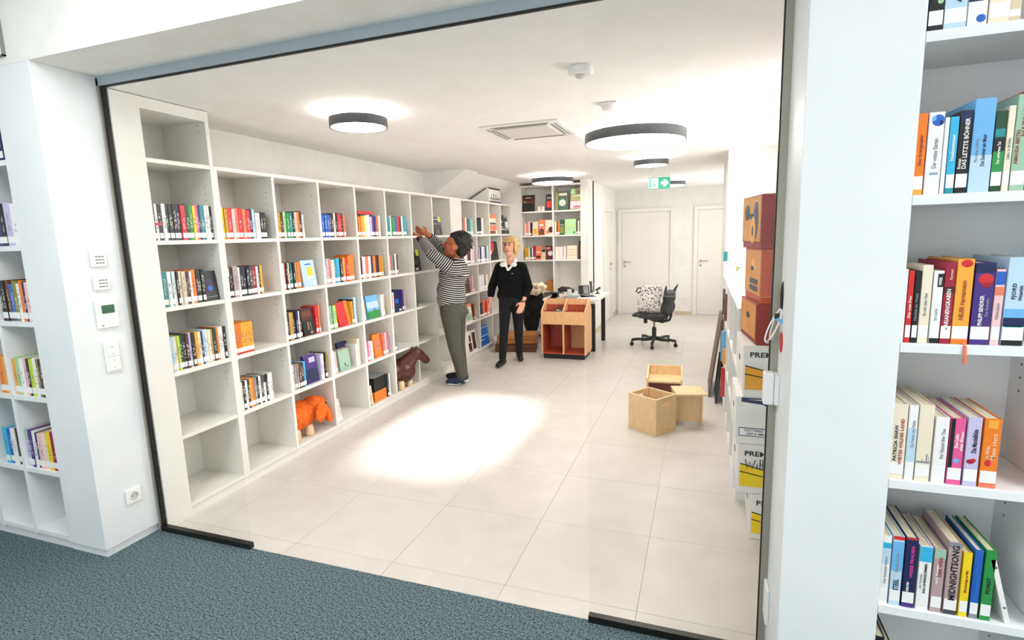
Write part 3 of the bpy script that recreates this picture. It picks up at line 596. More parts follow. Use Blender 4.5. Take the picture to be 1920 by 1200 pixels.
kface(5, 'left', 'face-out black book with a red-brown picture', -2.575, 0.20, 0.255, 'black', prints=(('brown', -0.45, 0.45, 0.5, 0.85), ('maroon', -0.4, 0.4, 0.62, 0.78), ('white', -0.25, 0.2, 0.8, 0.86), ('beige', -0.4, -0.2, 0.55, 0.65)))
kface(5, 'left', 'narrow face-out black book with a red block', -2.245, 0.10, 0.25, 'black', prints=(('red', -0.35, 0.35, 0.2, 0.6), ('grey', -0.35, 0.35, 0.72, 0.84)))
SMALL['on'] = True; krow(5, 'left', 'cream,tan*.6,white', -2.42, -2.32, h=0.07, d=0.05)
SMALL['on'] = False
kface(5, 'right', 'face-out dark green book with a white daisy', -2.045, 0.205, 0.28, 'dark green', prints=(('olive', -0.5, -0.28, 0.02, 0.98), ('flower', 'white', 0.06, 0.4, 0.21), ('cream', -0.2, 0.4, 0.78, 0.92)))
kface(5, 'right', 'face-out book with a green lake and pink flowers', -1.79, 0.24, 0.315, 'olive', prints=(('pale pink', -0.5, 0.5, 0.05, 0.4), ('pink', -0.3, 0.4, 0.06, 0.2), ('dark green', -0.1, 0.45, 0.75, 0.9), ('cream', -0.4, 0.4, 0.62, 0.68), ('pale green', -0.45, -0.2, 0.75, 0.98)))
SMALL['on'] = True; krow(4, 'left', 'cream*.6,pale pink*.8,salmon,pale pink*1.3/1.15,black*.8', -2.655, -2.53, h=0.20, d=0.14)
SMALL['on'] = False
kface(4, 'left', 'face-out cream and yellow cookbook', -2.475, 0.085, 0.215, 'cream', prints=(('amber', -0.35, 0.35, 0.1, 0.5),))
kface(4, 'left', 'face-out red-brown cookbook with dishes', -2.37, 0.10, 0.245, 'salmon', prints=(('brown', -0.4, 0.4, 0.05, 0.35), ('disc', 'maroon', 0.0, 0.3, 0.13), ('cream', -0.4, 0.3, 0.6, 0.7)))
kface(4, 'left', 'face-out cream book with a dark disc', -2.25, 0.125, 0.235, 'cream', prints=(('disc', 'maroon', 0.28, 0.36, 0.2), ('disc', 'salmon', -0.15, 0.2, 0.12)))
SMALL['on'] = True; krow(4, 'right', 'white*.7,brown*.8,orange*.9', -2.155, -2.08, h=0.20, d=0.14)
SMALL['on'] = False
kface(4, 'right', 'narrow face-out dark green book', -2.045, 0.075, 0.23, 'dark green', prints=(('olive', -0.4, 0.4, 0.1, 0.55), ('grey', -0.4, 0.4, 0.6, 0.7)))
kface(4, 'right', 'wide face-out pale green book', -1.915, 0.175, 0.235, 'pale green', prints=(('lime', -0.4, 0.4, 0.6, 0.64), ('sage', -0.4, 0.4, 0.4, 0.44), ('teal', 0.25, 0.4, 0.06, 0.2)))
SMALL['on'] = True; krow(4, 'right', 'dark grey*.8,white*.6,olive*.7,cream*.6,pale green/1.15,dark green*.7/1.2,white*.7/1.2', -1.82, -1.675, h=0.21, d=0.14, start=2)
SMALL['on'] = False
SMALL['on'] = True; krow(3, 'left', 'gold*1.2,gold,white*.7,dark green,white*.6,crimson*1.2/1.08', -2.655, -2.48, h=0.20, d=0.14)
SMALL['on'] = False
kface(3, 'left', 'face-out red and cream food book', -2.43, 0.085, 0.215, 'salmon', prints=(('cream', -0.4, 0.3, 0.5, 0.6), ('maroon', -0.4, 0.4, 0.1, 0.3)))
kface(3, 'left', 'small face-out cream box book', -2.345, 0.07, 0.17, 'beige', prints=(('black', -0.4, 0.4, 0.7, 0.95),))
kface(3, 'left', 'face-out maroon book with a white flower', -2.25, 0.125, 0.215, 'maroon', prints=(('flower', 'white', 0.1, 0.45, 0.2), ('salmon', -0.4, 0.1, 0.75, 0.9)))
SMALL['on'] = True; krow(3, 'right', 'white*1.4,cream,white*1.3,pale pink,white', -2.155, -1.985, h=0.20, d=0.14)
SMALL['on'] = False
kface(3, 'right', 'wide face-out cream book with ruled lines', -1.895, 0.155, 0.21, 'cream', prints=(('tan', -0.4, 0.4, 0.7, 0.73), ('tan', -0.4, 0.4, 0.5, 0.53), ('tan', -0.4, 0.4, 0.3, 0.33)))
kface(3, 'right', 'face-out black book with a salmon panel', -1.735, 0.115, 0.28, 'black', prints=(('salmon', -0.25, 0.25, 0.2, 0.75),))

# ------------------------------------------------------------------ bookcases in the carpeted room (open towards -y)
def front_bookcase(name, label, xs, rows, top):
    t = tag(empty(name, (xs[0], 1.70, 0)), label, 'bookcase'); o = (-xs[0], -1.70, 0)
    for i, x in enumerate(xs): 
        if 0 < i < len(xs) - 1: B(x - 0.012, x + 0.012, 1.702, 1.99, 0.045, top - 0.03).build('divider', LAMC, t, o, bevel=0.0012)
        else: B(x - (0.024 if i else -0.0005), x + (0.024 if not i else -0.0005), 1.702, 1.99, 0.045, top - 0.03).build('divider', LAMC, t, o, bevel=0.0012)
        if i > 0:
            for z in rows[:-1]: pins(t, 'x', x - (0.012 if i < len(xs) - 1 else 0.024), 1.78, z + 0.22, z + 0.34, 4, -1).location = o; pins(t, 'x', x - (0.012 if i < len(xs) - 1 else 0.024), 1.93, z + 0.22, z + 0.34, 4, -1).location = o
        if i < len(xs) - 1:
            for z in rows[:-1]: pins(t, 'x', x + (0.012 if i else 0.024), 1.93, z + 0.22, z + 0.34, 4, 1).location = o
    B(xs[0], xs[-1], 1.99, 2.0, 0.045, top).build('back_panel', LAMC, t, o); B(xs[0], xs[-1], 1.70, 1.99, top - 0.03, top).build('top_board', LAMC, t, o, bevel=0.0012); B(xs[0], xs[-1], 1.715, 1.99, 0, 0.043).build('plinth', LAMC, t, o)
    for a, b in zip(xs[:-1], xs[1:]):
        for z in rows: B(a + (0.0125 if a != xs[0] else 0.0245), b - (0.0125 if b != xs[-1] else 0.0245), 1.701, 1.99, z - 0.026, z).build('shelf_board', LAMC, t, o, bevel=0.0012)
    return t
RR = [0.08, 0.492, 0.885, 1.28, 1.674, 2.074]
front_bookcase('bookcase', 'tall white bookcase with large novels beside the wide white pier', [0.4885, 0.897, 1.30], RR, 2.45)
RL = [0.08, 0.44, 0.846, 1.243, 1.626, 2.035]
front_bookcase('bookcase', 'tall white bookcase beside the pier with the switches', [-4.04, -3.745, -3.454, -3.1485], RL, 2.45)
INK = mat('ink_black', '#1b1b1d', 0.6); INKW = mat('ink_white', '#f4f3ee', 0.6); INKR = mat('ink_red', '#a03a34', 0.6); INKG = mat('ink_grey', '#8d939b', 0.6); INKM = mat('ink_magenta', '#e0489a', 0.6)
INKB = mat('ink_blue', '#2f7fd0', 0.6); INKN = mat('ink_navy', '#1d2444', 0.6); INKO = mat('ink_pale_orange', '#f7c8a2', 0.6)
GR = 'novels in the tall bookcase beside the wide pier'
RN = {5: 'uppermost row', 4: 'second row', 3: 'third row', 2: 'fourth row', 1: 'fifth row', 0: 'floor row'}
def novel(r, desc, x0, x1, h, col, titles=(), prints=(), lean=0.0, k=0.0, sticker=True, d=0.20, base=None):
    """titles: (text, ink, size, x offset, z centre, run); prints: (kind, colour, ...) shapes on the spine"""
    wd = x1 - x0 - 0.001
    o = book('%s, %s, tall bookcase beside wide pier' % (desc, RN[r]), GR, ((x0 + x1) / 2, 1.712 + k, RR[r]), 0, wd, d, h, col, printed=False, lean=lean, sticker=sticker, st=(0.014, 0.048), base=base)
    for b_, ink, size, dx, zc, ln in titles: text(b_, size, ink, o, (dx, -0.0008, zc * h), run='up', name='title_lettering', width=ln * h)
    for p in prints:
        if p[0] == 'r': B(p[2] * wd, p[3] * wd, -0.0005, 0.0, p[4] * h, p[5] * h).build('spine_print', cover(p[1], False), o)
        else: MB().ball((p[2] * wd, 0.0, p[3] * h), (p[4] * wd, 0.0006, p[5] * h), 16, 8).build('spine_print', cover(p[1], False), o, smooth=True)
    return o
# uppermost row, cut by the top of the frame
novel(5, 'dark green leaf-patterned novel', 0.517, 0.549, 0.21, 'black', [('SIMON', INKW, 0.02, 0.0, 0.66, 0.35)], [('e', 'sage', -0.2, 0.4, 0.25, 0.05), ('e', 'green', 0.2, 0.48, 0.28, 0.05), ('e', 'sage', -0.1, 0.56, 0.3, 0.05), ('e', 'pale green', 0.25, 0.33, 0.2, 0.03)])
novel(5, 'pale blue novel with a grey serif title', 0.550, 0.597, 0.215, 'pale blue', [('AVAS TAL', INKN, 0.018, 0.004, 0.55, 0.6)])
novel(5, 'white novel with a navy band and wave', 0.598, 0.638, 0.21, 'white', [], [('r', 'navy', -0.5, 0.5, 0.27, 0.31), ('r', 'pale pink', -0.5, 0.5, 0.4, 0.98), ('e', 'blue', 0.2, 0.08, 0.25, 0.045)], sticker=False)
novel(5, 'cream novel next to the last', 0.640, 0.682, 0.205, 'cream', [('Sommer', INKG, 0.016, 0, 0.6, 0.4)])
novel(5, 'low beige novel at the end', 0.684, 0.708, 0.10, 'beige', k=0.01)
# second row
o = novel(4, 'orange novel at the very left', 0.514, 0.536, 0.205, 'orange', [('Das Orangenjahr', INKR, 0.010, 0, 0.55, 0.5)], base='amber')
novel(4, 'white novel with a blue cornflower', 0.538, 0.572, 0.205, 'white', [('Der weisse Garten', INKG, 0.013, 0.002, 0.50, 0.5)], [('e', 'blue', 0.1, 0.9, 0.42, 0.07), ('e', 'navy', 0.25, 0.88, 0.2, 0.04), ('e', 'sky blue', -0.15, 0.92, 0.2, 0.04), ('r', 'grey blue', -0.2, 0.35, 0.24, 0.27)], sticker=False)
novel(4, 'thin white novel between white and cyan ones', 0.573, 0.583, 0.19, 'white')
novel(4, 'cyan novel with a pale author line', 0.584, 0.603, 0.19, 'cyan', [('Inselsommer', INKW, 0.011, 0, 0.6, 0.45)], base='teal')
novel(4, 'black novel with a bold white title', 0.604, 0.630, 0.203, 'black', [('DAS LETZTE BÖHNER', INKW, 0.013, 0.003, 0.60, 0.66), ('Roman', INKW, 0.009, -0.007, 0.36, 0.14)], [('r', 'navy', -0.48, 0.48, 0.86, 0.99)])
novel(4, 'thick light blue novel, tallest of its row', 0.632, 0.676, 0.228, 'sky blue', [('Die Sommer am Meer', INKN, 0.011, 0.004, 0.45, 0.42), ('Florence Ludwig', INKG, 0.009, -0.010, 0.45, 0.35)], [('r', 'pale blue', -0.5, 0.5, 0.0, 0.40)], sticker=False)
novel(4, 'green and black novel with a grass motif', 0.677, 0.700, 0.195, 'dark green', [('Das verlorene Tal', INKW, 0.009, 0.0, 0.48, 0.4)], [('r', 'green', -0.5, 0.5, 0.24, 0.50), ('r', 'black', -0.5, 0.5, 0.5, 0.66), ('r', 'teal', -0.45, 0.45, 0.68, 0.78)])
novel(4, 'thin cream novel beside the sage one', 0.701, 0.716, 0.205, 'cream', [('Liebe in Briefen', INKG, 0.008, 0, 0.5, 0.4)])
novel(4, 'sage green novel with red letters', 0.717, 0.747, 0.23, 'sage', [('NATALIE', INKR, 0.012, 0.003, 0.72, 0.34), ('AMANDA BERTIN', INKR, 0.010, -0.007, 0.46, 0.36)], base='sage')
novel(4, 'bright red novel at the right end', 0.748, 0.80, 0.245, 'red', [('LOUIS BOX', INKW, 0.016, -0.008, 0.5, 0.5)], base='black')
# third row
novel(3, 'thin white novel at the very left', 0.514, 0.522, 0.20, 'white')
novel(3, 'bright red slim novel', 0.523, 0.537, 0.195, 'red', [('Die rote Frau', INKW, 0.008, 0, 0.5, 0.45)], base='red')
novel(3, 'slim black novel with grey title', 0.538, 0.552, 0.195, 'black', [('Nachts im Wald', INKG, 0.008, 0, 0.5, 0.5)], base='black')
novel(3, 'plain cream novel', 0.553, 0.577, 0.21, 'cream', [('Ein sehr altes Haus', INKG, 0.009, 0, 0.5, 0.45)])
novel(3, 'off-white novel with a black square', 0.579, 0.602, 0.195, 'white', [('PIPER', INKW, 0.009, 0.004, 0.86, 0.14), ('Im Licht', INKG, 0.008, 0, 0.4, 0.25)], [('r', 'black', -0.1, 0.5, 0.78, 0.96)], base='black')
novel(3, 'crimson novel with white capitals', 0.603, 0.627, 0.218, 'crimson', [('MARIANENGRABEN', INKW, 0.013, 0.0, 0.42, 0.5), ('Roman', INKO, 0.008, 0.002, 0.85, 0.14)], [('r', 'maroon', -0.5, 0.5, 0.62, 0.70)], base='crimson')
ob = novel(3, 'orange novel with a hanging ribbon', 0.628, 0.665, 0.225, 'amber', [('NEUER Hermannsson', INKR, 0.014, 0.0, 0.52, 0.55)], [('e', 'red', 0.05, 0.95, 0.36, 0.045)], base='orange')
MB().tube([(0.008, -0.002, 0.004), (0.010, -0.012, -0.004), (0.011, -0.013, -0.03), (0.012, -0.012, -0.05)], [0.0035, 0.004, 0.0045, 0.005], 6).build('ribbon', cover('salmon', False), ob)
novel(3, 'thick purple novel with a red flower', 0.668, 0.710, 0.215, 'purple', [('PHILIPP SENDKER', INKW, 0.012, -0.002, 0.42, 0.44), ('Die Rebellin', INKG, 0.009, 0.010, 0.46, 0.34)], [('e', 'red', 0.05, 0.80, 0.40, 0.07), ('e', 'crimson', 0.12, 0.74, 0.3, 0.04), ('r', 'navy', -0.5, 0.5, 0.88, 0.995)], base='purple')
novel(3, 'slim pale pink novel with a blue top', 0.712, 0.732, 0.198, 'pale pink', [('Küstenjahre', INKG, 0.008, 0, 0.45, 0.3)], [('r', 'blue', -0.5, 0.5, 0.8, 0.97), ('r', 'salmon', -0.5, 0.5, 0.66, 0.77)])
novel(3, 'thick ice blue novel with a dark shoreline', 0.735, 0.781, 0.228, 'pale blue', [('FJORD', INKN, 0.011, -0.006, 0.62, 0.2), ('Winterlicht', INKN, 0.010, 0.008, 0.6, 0.25)], [('r', 'navy', -0.5, 0.5, 0.22, 0.32), ('r', 'sky blue', -0.5, 0.5, 0.32, 0.42), ('r', 'teal', -0.4, 0.4, 0.2, 0.23)], base='black')
# fourth row
novel(2, 'cream novel with black and red capitals', 0.513, 0.549, 0.22, 'cream', [('PATRICIA SHAW', INK, 0.012, -0.006, 0.48, 0.52), ('WEITES WILDES LAND', INKR, 0.011, 0.007, 0.50, 0.68)])
novel(2, 'slim bluish white novel', 0.551, 0.573, 0.218, 'white', [('Die Frauen von Nebel', INKG, 0.010, 0.002, 0.62, 0.5)], [('r', 'pale blue', -0.5, 0.5, 0.25, 0.7)])
novel(2, 'grey-white novel with dune grass', 0.575, 0.610, 0.222, 'cream', [], [('r', 'grey', -0.48, 0.45, 0.24, 0.265), ('r', 'dark grey', 0.2, 0.25, 0.26, 0.36), ('r', 'grey', -0.1, -0.06, 0.26, 0.30), ('r', 'grey', 0.36, 0.39, 0.26, 0.33)])
novel(2, 'plain white novel in the middle', 0.614, 0.646, 0.19, 'white', [('Der Himmel über Thea', INKG, 0.011, 0.004, 0.6, 0.6)], k=0.0)
novel(2, 'pink and black novel with a blue gem', 0.649, 0.682, 0.19, 'pink', [('Eine Liebe', INKW, 0.011, -0.001, 0.66, 0.32), ('ohne Winter', INKW, 0.011, 0.010, 0.66, 0.38)], [('r', 'black', -0.5, -0.22, 0.22, 0.99), ('e', 'sky blue', 0.05, 0.36, 0.24, 0.035)], base='pink')
novel(2, 'lilac novel with a handwritten title', 0.686, 0.718, 0.195, 'lavender', [('Die Mandelblüte', INKN, 0.015, 0.003, 0.66, 0.48)], [('e', 'crimson', -0.1, 0.36, 0.3, 0.035), ('e', 'red', 0.12, 0.38, 0.2, 0.03)], base='lavender')
novel(2, 'orange novel at the right end', 0.722, 0.760, 0.195, 'orange', [('Mein Herz', INKO, 0.016, 0.006, 0.60, 0.5), ('in Afrika', INKO, 0.012, -0.007, 0.52, 0.3)], [('r', 'amber', -0.3, 0.3, 0.86, 0.98), ('e', 'red', -0.1, 0.36, 0.2, 0.05)], base='salmon')
# lowest full row
novel(1, 'white novel with a cyan cap', 0.515, 0.537, 0.215, 'white', [('Der Sommer danach', INKG, 0.009, 0, 0.5, 0.5)], [('r', 'cyan', -0.5, 0.5, 0.82, 0.90), ('r', 'pale blue', -0.5, 0.5, 0.6, 0.82)])
novel(1, 'hazy light blue novel with a red top', 0.540, 0.568, 0.218, 'pale blue', [('STEEL', INKN, 0.017, 0.001, 0.30, 0.2), ('Danielle am See', INKG, 0.010, 0.0, 0.62, 0.4)], [('r', 'red', -0.5, 0.5, 0.95, 1.0), ('r', 'sky blue', -0.5, 0.5, 0.5, 0.92)])
novel(1, 'navy novel with magenta capitals', 0.571, 0.602, 0.218, 'navy', [('WEISE FRAUEN', INKM, 0.011, 0.003, 0.66, 0.5), ('HELEN STEIN', INKW, 0.008, -0.003, 0.30, 0.16)], [('r', 'red', -0.5, 0.5, 0.975, 1.0)], base='purple')
novel(1, 'white novel with a bright cyan top', 0.606, 0.637, 0.198, 'white', [('DAS LAVENDELZIMMER', INK, 0.008, 0.002, 0.50, 0.5), ('ein Roman', INKG, 0.007, -0.008, 0.45, 0.3)], [('r', 'cyan', -0.5, 0.5, 0.76, 0.995)])
novel(1, 'grey-brown novel with sepia lettering', 0.641, 0.668, 0.196, 'mauve', [('DER WEG', INKR, 0.011, 0.003, 0.72, 0.3), ('nach Westen', INKW, 0.009, -0.004, 0.6, 0.4)], [('r', 'sage', -0.5, 0.5, 0.85, 0.995)])
novel(1, 'thick grey novel with a slanted black title', 0.672, 0.704, 0.222, 'mauve', [('MIDNIGHTSONG', INK, 0.022, 0.002, 0.58, 0.74)], [('r', 'grey', -0.5, 0.5, 0.93, 0.995)], base='dark grey')
novel(1, 'bright yellow novel', 0.708, 0.729, 0.196, 'yellow', [('Zitronentage im Mai', INKR, 0.008, 0.001, 0.55, 0.5)], base='yellow')
novel(1, 'plain blue novel', 0.733, 0.753, 0.208, 'blue', [('Blaue Stunden', INKB, 0.008, 0, 0.5, 0.4)], base='grey')
novel(1, 'glossy green novel beside the leaning one', 0.757, 0.782, 0.212, 'green', [('FORST', INK, 0.012, 0.001, 0.5, 0.25)], base='green')
novel(1, 'thin white book leaning at the end', 0.815, 0.829, 0.19, 'white', [('o', INK, 0.012, 0, 0.88, 0.05), ('o', INK, 0.012, 0, 0.25, 0.04)], lean=-0.25, sticker=False)
novel(0, 'dark brown-edged novel', 0.515, 0.540, 0.30, 'black', d=0.22); novel(0, 'second black novel', 0.541, 0.566, 0.29, 'black', d=0.22, lean=-0.04)
# the bookcase beside the switch pier
GL = 'books in the bookcase beside the switch pier'
def lrow(r, spec, x0, x1, **kw):
    nm = {5: 'uppermost row', 4: 'second row', 3: 'third row', 2: 'fourth row', 1: 'fifth row'}[r]
    return book_row(spec, x0, x1, RL[r], '%s beside the switch pier' % nm, GL, 1.712, face='y', d=0.17, st=(0.014, 0.046), depth_jit=0.006, **kw)
lrow(5, 'purple,navy', -3.27, -3.21, h=0.21)
lrow(4, 'navy,purple*1.2,black,lavender*1.4/1.07,white*1.2/1.05', -3.40, -3.186, h=0.20)
lrow(3, 'maroon*.6,black,brown,blue*1.1,olive,white*.7,orange*1.1/1.05,navy*.5/1.05,pale pink*1.2', -3.43, -3.186, h=0.20)
lrow(2, 'orange,amber', -3.56, -3.472, h=0.21)
lrow(2, 'amber,pale green*1.1,white,pale pink*1.1,black*.7,lime,white,olive*.6,maroon', -3.435, -3.186, h=0.20, start=2)
lrow(1, 'cyan,blue,white,black*1.3/1.03', -3.62, -3.472, h=0.205)
lrow(1, 'lavender^sage,purple*.7,white*.8,navy*.6,pale pink*1.2,cream,yellow*1.1,crimson', -3.435, -3.186, h=0.205, start=4)

# ------------------------------------------------------------------ switches and sockets on the pier
def plate(name, label, cat, y, z, wd, h, parts):
    t = tag(empty(name, (-2.889, y, z), R(90)), label, cat)
    B(-wd / 2, wd / 2, -0.012, -0.0002, -h / 2, h / 2).build('cover_plate', WPL, t, bevel=0.003)
    for nm, m, b in parts: B(b[0], b[1], -0.0145, -0.0115, b[2], b[3]).build(nm, m, t, bevel=0.0006)
    return t
keys = [('key', GPL, (-0.016 + 0.015 * i, -0.005 + 0.015 * i, -0.022 + 0.016 * j, -0.016 + 0.016 * j)) for i in range(3) for j in range(3)]
plate('switch_panel', 'uppermost small white key panel with nine grey buttons on the pier', 'switch', 1.868, 1.547, 0.075, 0.075, keys)
plate('switch_panel', 'lower small white key panel just above the thermostat', 'switch', 1.868, 1.428, 0.075, 0.075, keys)
plate('thermostat', 'white wall thermostat with a green display', 'thermostat', 1.872, 1.266, 0.105, 0.14, [('display', mat('lcd_green', '#2f5f3f', 0.3), (-0.026, 0.036, 0.005, 0.047)), ('key', WPL, (-0.03, -0.01, -0.04, -0.03)), ('key', WPL, (0.0, 0.015, -0.04, -0.03)), ('logo_mark', GPL, (-0.036, -0.026, -0.058, -0.053))])
plate('double_switch', 'tall white double rocker switch with arrows below the thermostat', 'switch', 1.868, 1.043, 0.07, 0.155, [('rocker', WPL, (-0.027, 0.027, 0.004, 0.068)), ('rocker', WPL, (-0.027, 0.027, -0.068, -0.004)), ('arrow_mark', GPL, (-0.006, 0.006, 0.05, 0.054)), ('arrow_mark', GPL, (-0.006, 0.006, 0.014, 0.018)), ('arrow_mark', GPL, (-0.006, 0.006, -0.02, -0.016)), ('arrow_mark', GPL, (-0.006, 0.006, -0.056, -0.052))])
so = plate('wall_socket', 'white wall socket low on the pier near the carpet', 'socket', 1.870, 0.272, 0.08, 0.08, [])
MB().lathe([(0.021, 0.0), (0.021, 0.003), (0.019, 0.003), (0.018, -0.006), (0, -0.006)], n=24).build('socket_ring', mat('socket_grey', '#cfccc4', 0.5), so).matrix_basis = Matrix.Translation((0, -0.0125, 0)) @ Matrix.Rotation(R(90), 4, 'X')  # ring is slightly greyer than the plate
for s_ in (-1, 1): MB().cyl((s_ * 0.0095, -0.0135, 0), 0.0028, 0.006, 'y', 10).build('contact_hole', BLACK, so)
# fittings on the wide pier's reveal
hd = tag(empty('pull_handle', (0.2495, 1.945, 1.375), R(-90)), 'dark oval pull handle with keys on the right reveal', 'handle')
MB().ball((0, 0, 0), (0.02, 0.007, 0.052), 18, 10).build('grip', BLACK, hd, smooth=True)
kc = tag(empty('key_ring', (0.235, 1.945, 1.32)), 'white looped strap with keys hanging from the pull handle', 'keys')
kc.location = (0, 0, 0)
MB().tube([(0.246 - 0.010 * math.sin(a) - 0.021 * (1 - math.cos(a)) , 1.935 + 0.012 * math.sin(a), 1.335 - 0.055 * (1 - math.cos(a))) for a in [2 * math.pi * i / 18 for i in range(18)]], 0.0028, 6, True).build('strap', WPL, kc, smooth=True)
MB().tube([(0.246 - 0.007 * math.sin(a) - 0.013 * (1 - math.cos(a)), 1.955 + 0.008 * math.sin(a), 1.335 - 0.052 * (1 - math.cos(a))) for a in [2 * math.pi * i / 18 for i in range(18)]], 0.0026, 6, True).build('strap', WPL, kc, smooth=True)
B(0.226, 0.240, 1.925, 1.935, 1.305, 1.322).build('clip', BLACK, kc, bevel=0.002); MB().cap((0.236, 1.93, 1.305), 0.006, (0.247, 1.915, 1.295), 0.005).build('key_tag', cover('sky blue', False), kc, smooth=True)
B(0.204, 0.212, 1.925, 1.933, 1.222, 1.232).build('key', STEEL, kc)
rd = tag(MB().cyl((0.2497, 1.925, 1.228), 0.034, -0.002, 'x', 28).build('red_sticker', cover('red', False)), 'round red sticker on the reveal below the keys', 'sticker')
hc = tag(empty('door_contact', (0.2498, 1.955, 1.063)), 'white plastic door contact box on the right reveal', 'device')
B(-0.046, -0.014, -0.022, 0.022, -0.055, 0.055).build('housing', WPL, hc, bevel=0.004); B(-0.0135, 0.0, -0.04, 0.03, -0.05, 0.05).build('bracket', WPL, hc, bevel=0.002)
tag(B(0.238, 0.2498, 1.91, 1.985, 0.20, 0.335).build('wall_socket', WPL, bevel=0.003), 'white socket plate low on the right reveal', 'socket')

# ------------------------------------------------------------------ low cabinet on the right, with things on and against it
CX0, CX1, CY0, CY1, CZ = 0.195, 0.60, 3.25, 6.0, 1.158
lc = tag(empty('low_cabinet', (CX0, CY0, 0)), 'long low white cabinet along the right, open shelves facing the room', 'cabinet'); lo_ = (-CX0, -CY0, 0)
cw = noisy('cabinet_white', '#eeedea', '#e8e6e2', 3, 0.45)
B(CX0, CX1, CY0, CY1, CZ - 0.022, CZ).build('top_board', cw, lc, lo_, bevel=0.0015); B(CX0 + 0.02, CX1, CY0 + 0.01, CY1, 0.0, 0.075).build('plinth', cw, lc, lo_); B(CX1 - 0.01, CX1, CY0, CY1, 0.075, CZ - 0.022).build('back_panel', cw, lc, lo_)
for i in range(7):
    y = CY0 + 0.011 + i * (CY1 - CY0 - 0.022) / 6
    B(CX0, CX1 - 0.01, y - 0.011, y + 0.011, 0.075, CZ - 0.022).build('side_panel' if i in (0, 6) else 'divider', cw, lc, lo_, bevel=0.0015)
    if i < 6:
        y2 = CY0 + 0.011 + (i + 1) * (CY1 - CY0 - 0.022) / 6
        for z in (0.097, 0.45, 0.80): B(CX0 + 0.002, CX1 - 0.01, y + 0.0115, y2 - 0.0115, z - 0.022, z).build('shelf_board', cw, lc, lo_)
GC = 'books sticking out of the low cabinet'
for i, (c, y, z, x, h) in enumerate([('red', 5.08, 0.097, 0.178, 0.27), ('amber', 4.88, 0.45, 0.180, 0.13), ('sky blue', 4.98, 0.45, 0.168, 0.27), ('brown', 5.06, 0.80, 0.186, 0.24), ('dark grey', 5.45, 0.80, 0.186, 0.24)]):
    book('%s book poking out of the low cabinet, %s by distance' % (c, ORD[i]), GC, (x, y, z), R(-90), 0.035, 0.22, h, c, sticker=False)
tb = faceout('teal folder standing on the far end of the low cabinet', 'things on the low cabinet', (0.215, 5.93, CZ), R(-40), 0.05, 0.22, 'teal', th=0.02, tip=0.0, name='folder'); tb['category'] = 'folder'
bx = tag(empty('card_box', (0.30, 5.72, CZ), R(3)), 'white box with clover print on the far end of the low cabinet', 'box')
B(-0.10, 0.10, 0, 0.14, 0.0005, 0.125).build('box_body', WPL, bx, bevel=0.002)
MB().ball((0.02, -0.001, 0.05), (0.012, 0.0008, 0.02), 10, 6).ball((0.035, -0.001, 0.065), (0.015, 0.0008, 0.012), 10, 6).ball((0.02, -0.001, 0.075), (0.012, 0.0008, 0.012), 10, 6).build('clover_print', cover('olive', False), bx)
MB().ball((-0.035, -0.001, 0.06), (0.012, 0.0008, 0.025), 10, 6).build('pink_print', cover('pale pink', False), bx)
for k in range(4): MB().cyl((-0.075 + 0.035 * k, -0.0012, 0.105), 0.006, 0.001, 'y', 10).build('dot_print', cover('dark grey', False), bx)
B(0.12, 0.17, -0.02, 0.10, 0.0005, 0.12).build('side_box', mat('card_cream', '#e9dfcb', 0.6), bx, bevel=0.002)
# boards leaning against the cabinet front
bd = tag(MB().prism([(0.078, 0.0), (0.093, 0.0), (0.190, 0.76), (0.175, 0.76)], 5.35, 5.97, 'y').build('drawing_board', wood('dark_board_wood', '#5d4334', '#6f5140', 8, (6, 1, 1)), bevel=0.001), 'tall brown board leaning against the low cabinet', 'board')
tag(MB().prism([(0.135, 0.0), (0.155, 0.0), (0.192, 0.40), (0.172, 0.40)], 5.15, 5.6, 'y').build('portfolio', BLACK, bevel=0.001), 'black portfolio leaning in front of the brown board', 'folder')
# ------------------------------------------------------------------ stack of fruit cartons by the right jamb
CART = {'white': noisy('carton_white', '#efeeea', '#e6e4de', 8, 0.6), 'red': noisy('carton_red', '#9c2f20', '#8a2419', 8, 0.6), 'tan': noisy('carton_tan', '#d99a52', '#cf8a40', 10, 0.6), 'orange': noisy('carton_orange', '#c9562a', '#bb4622', 8, 0.6)}
def carton(x, z, h, rz, body, side, label, build, wd=0.50, dp=0.385):
    t = tag(empty('fruit_carton', (x, 2.84, z), rz), label, 'carton', 'stacked fruit cartons')
    B(0, wd, 0, dp, 0.0008, h - 0.012).build('carton_body', CART[body], t, bevel=0.004)
    B(-0.004, wd + 0.004, -0.004, dp + 0.004, h * 0.12, h).build('carton_lid', CART[body], t, bevel=0.003)
    B(-0.0055, -0.0042, 0.01, dp - 0.01, h * 0.14, h - 0.006).build('side_print', CART[side], t)
    MB().ball((-0.0055, dp * 0.5, h * 0.62), (0.0015, 0.045, 0.016), 14, 8).build('hand_hole', BLACK, t, smooth=True)
    build(t, h)
    return t
def band(t, m, pts, dz=0.0, nm='stripe_print'): MB().prism(pts, -0.0056 - dz, -0.0042, 'y').build(nm, m, t)
YEL = cover('yellow', False); ORG = mat('carton_amber', '#e8a52c', 0.5); NAV = cover('navy', False)
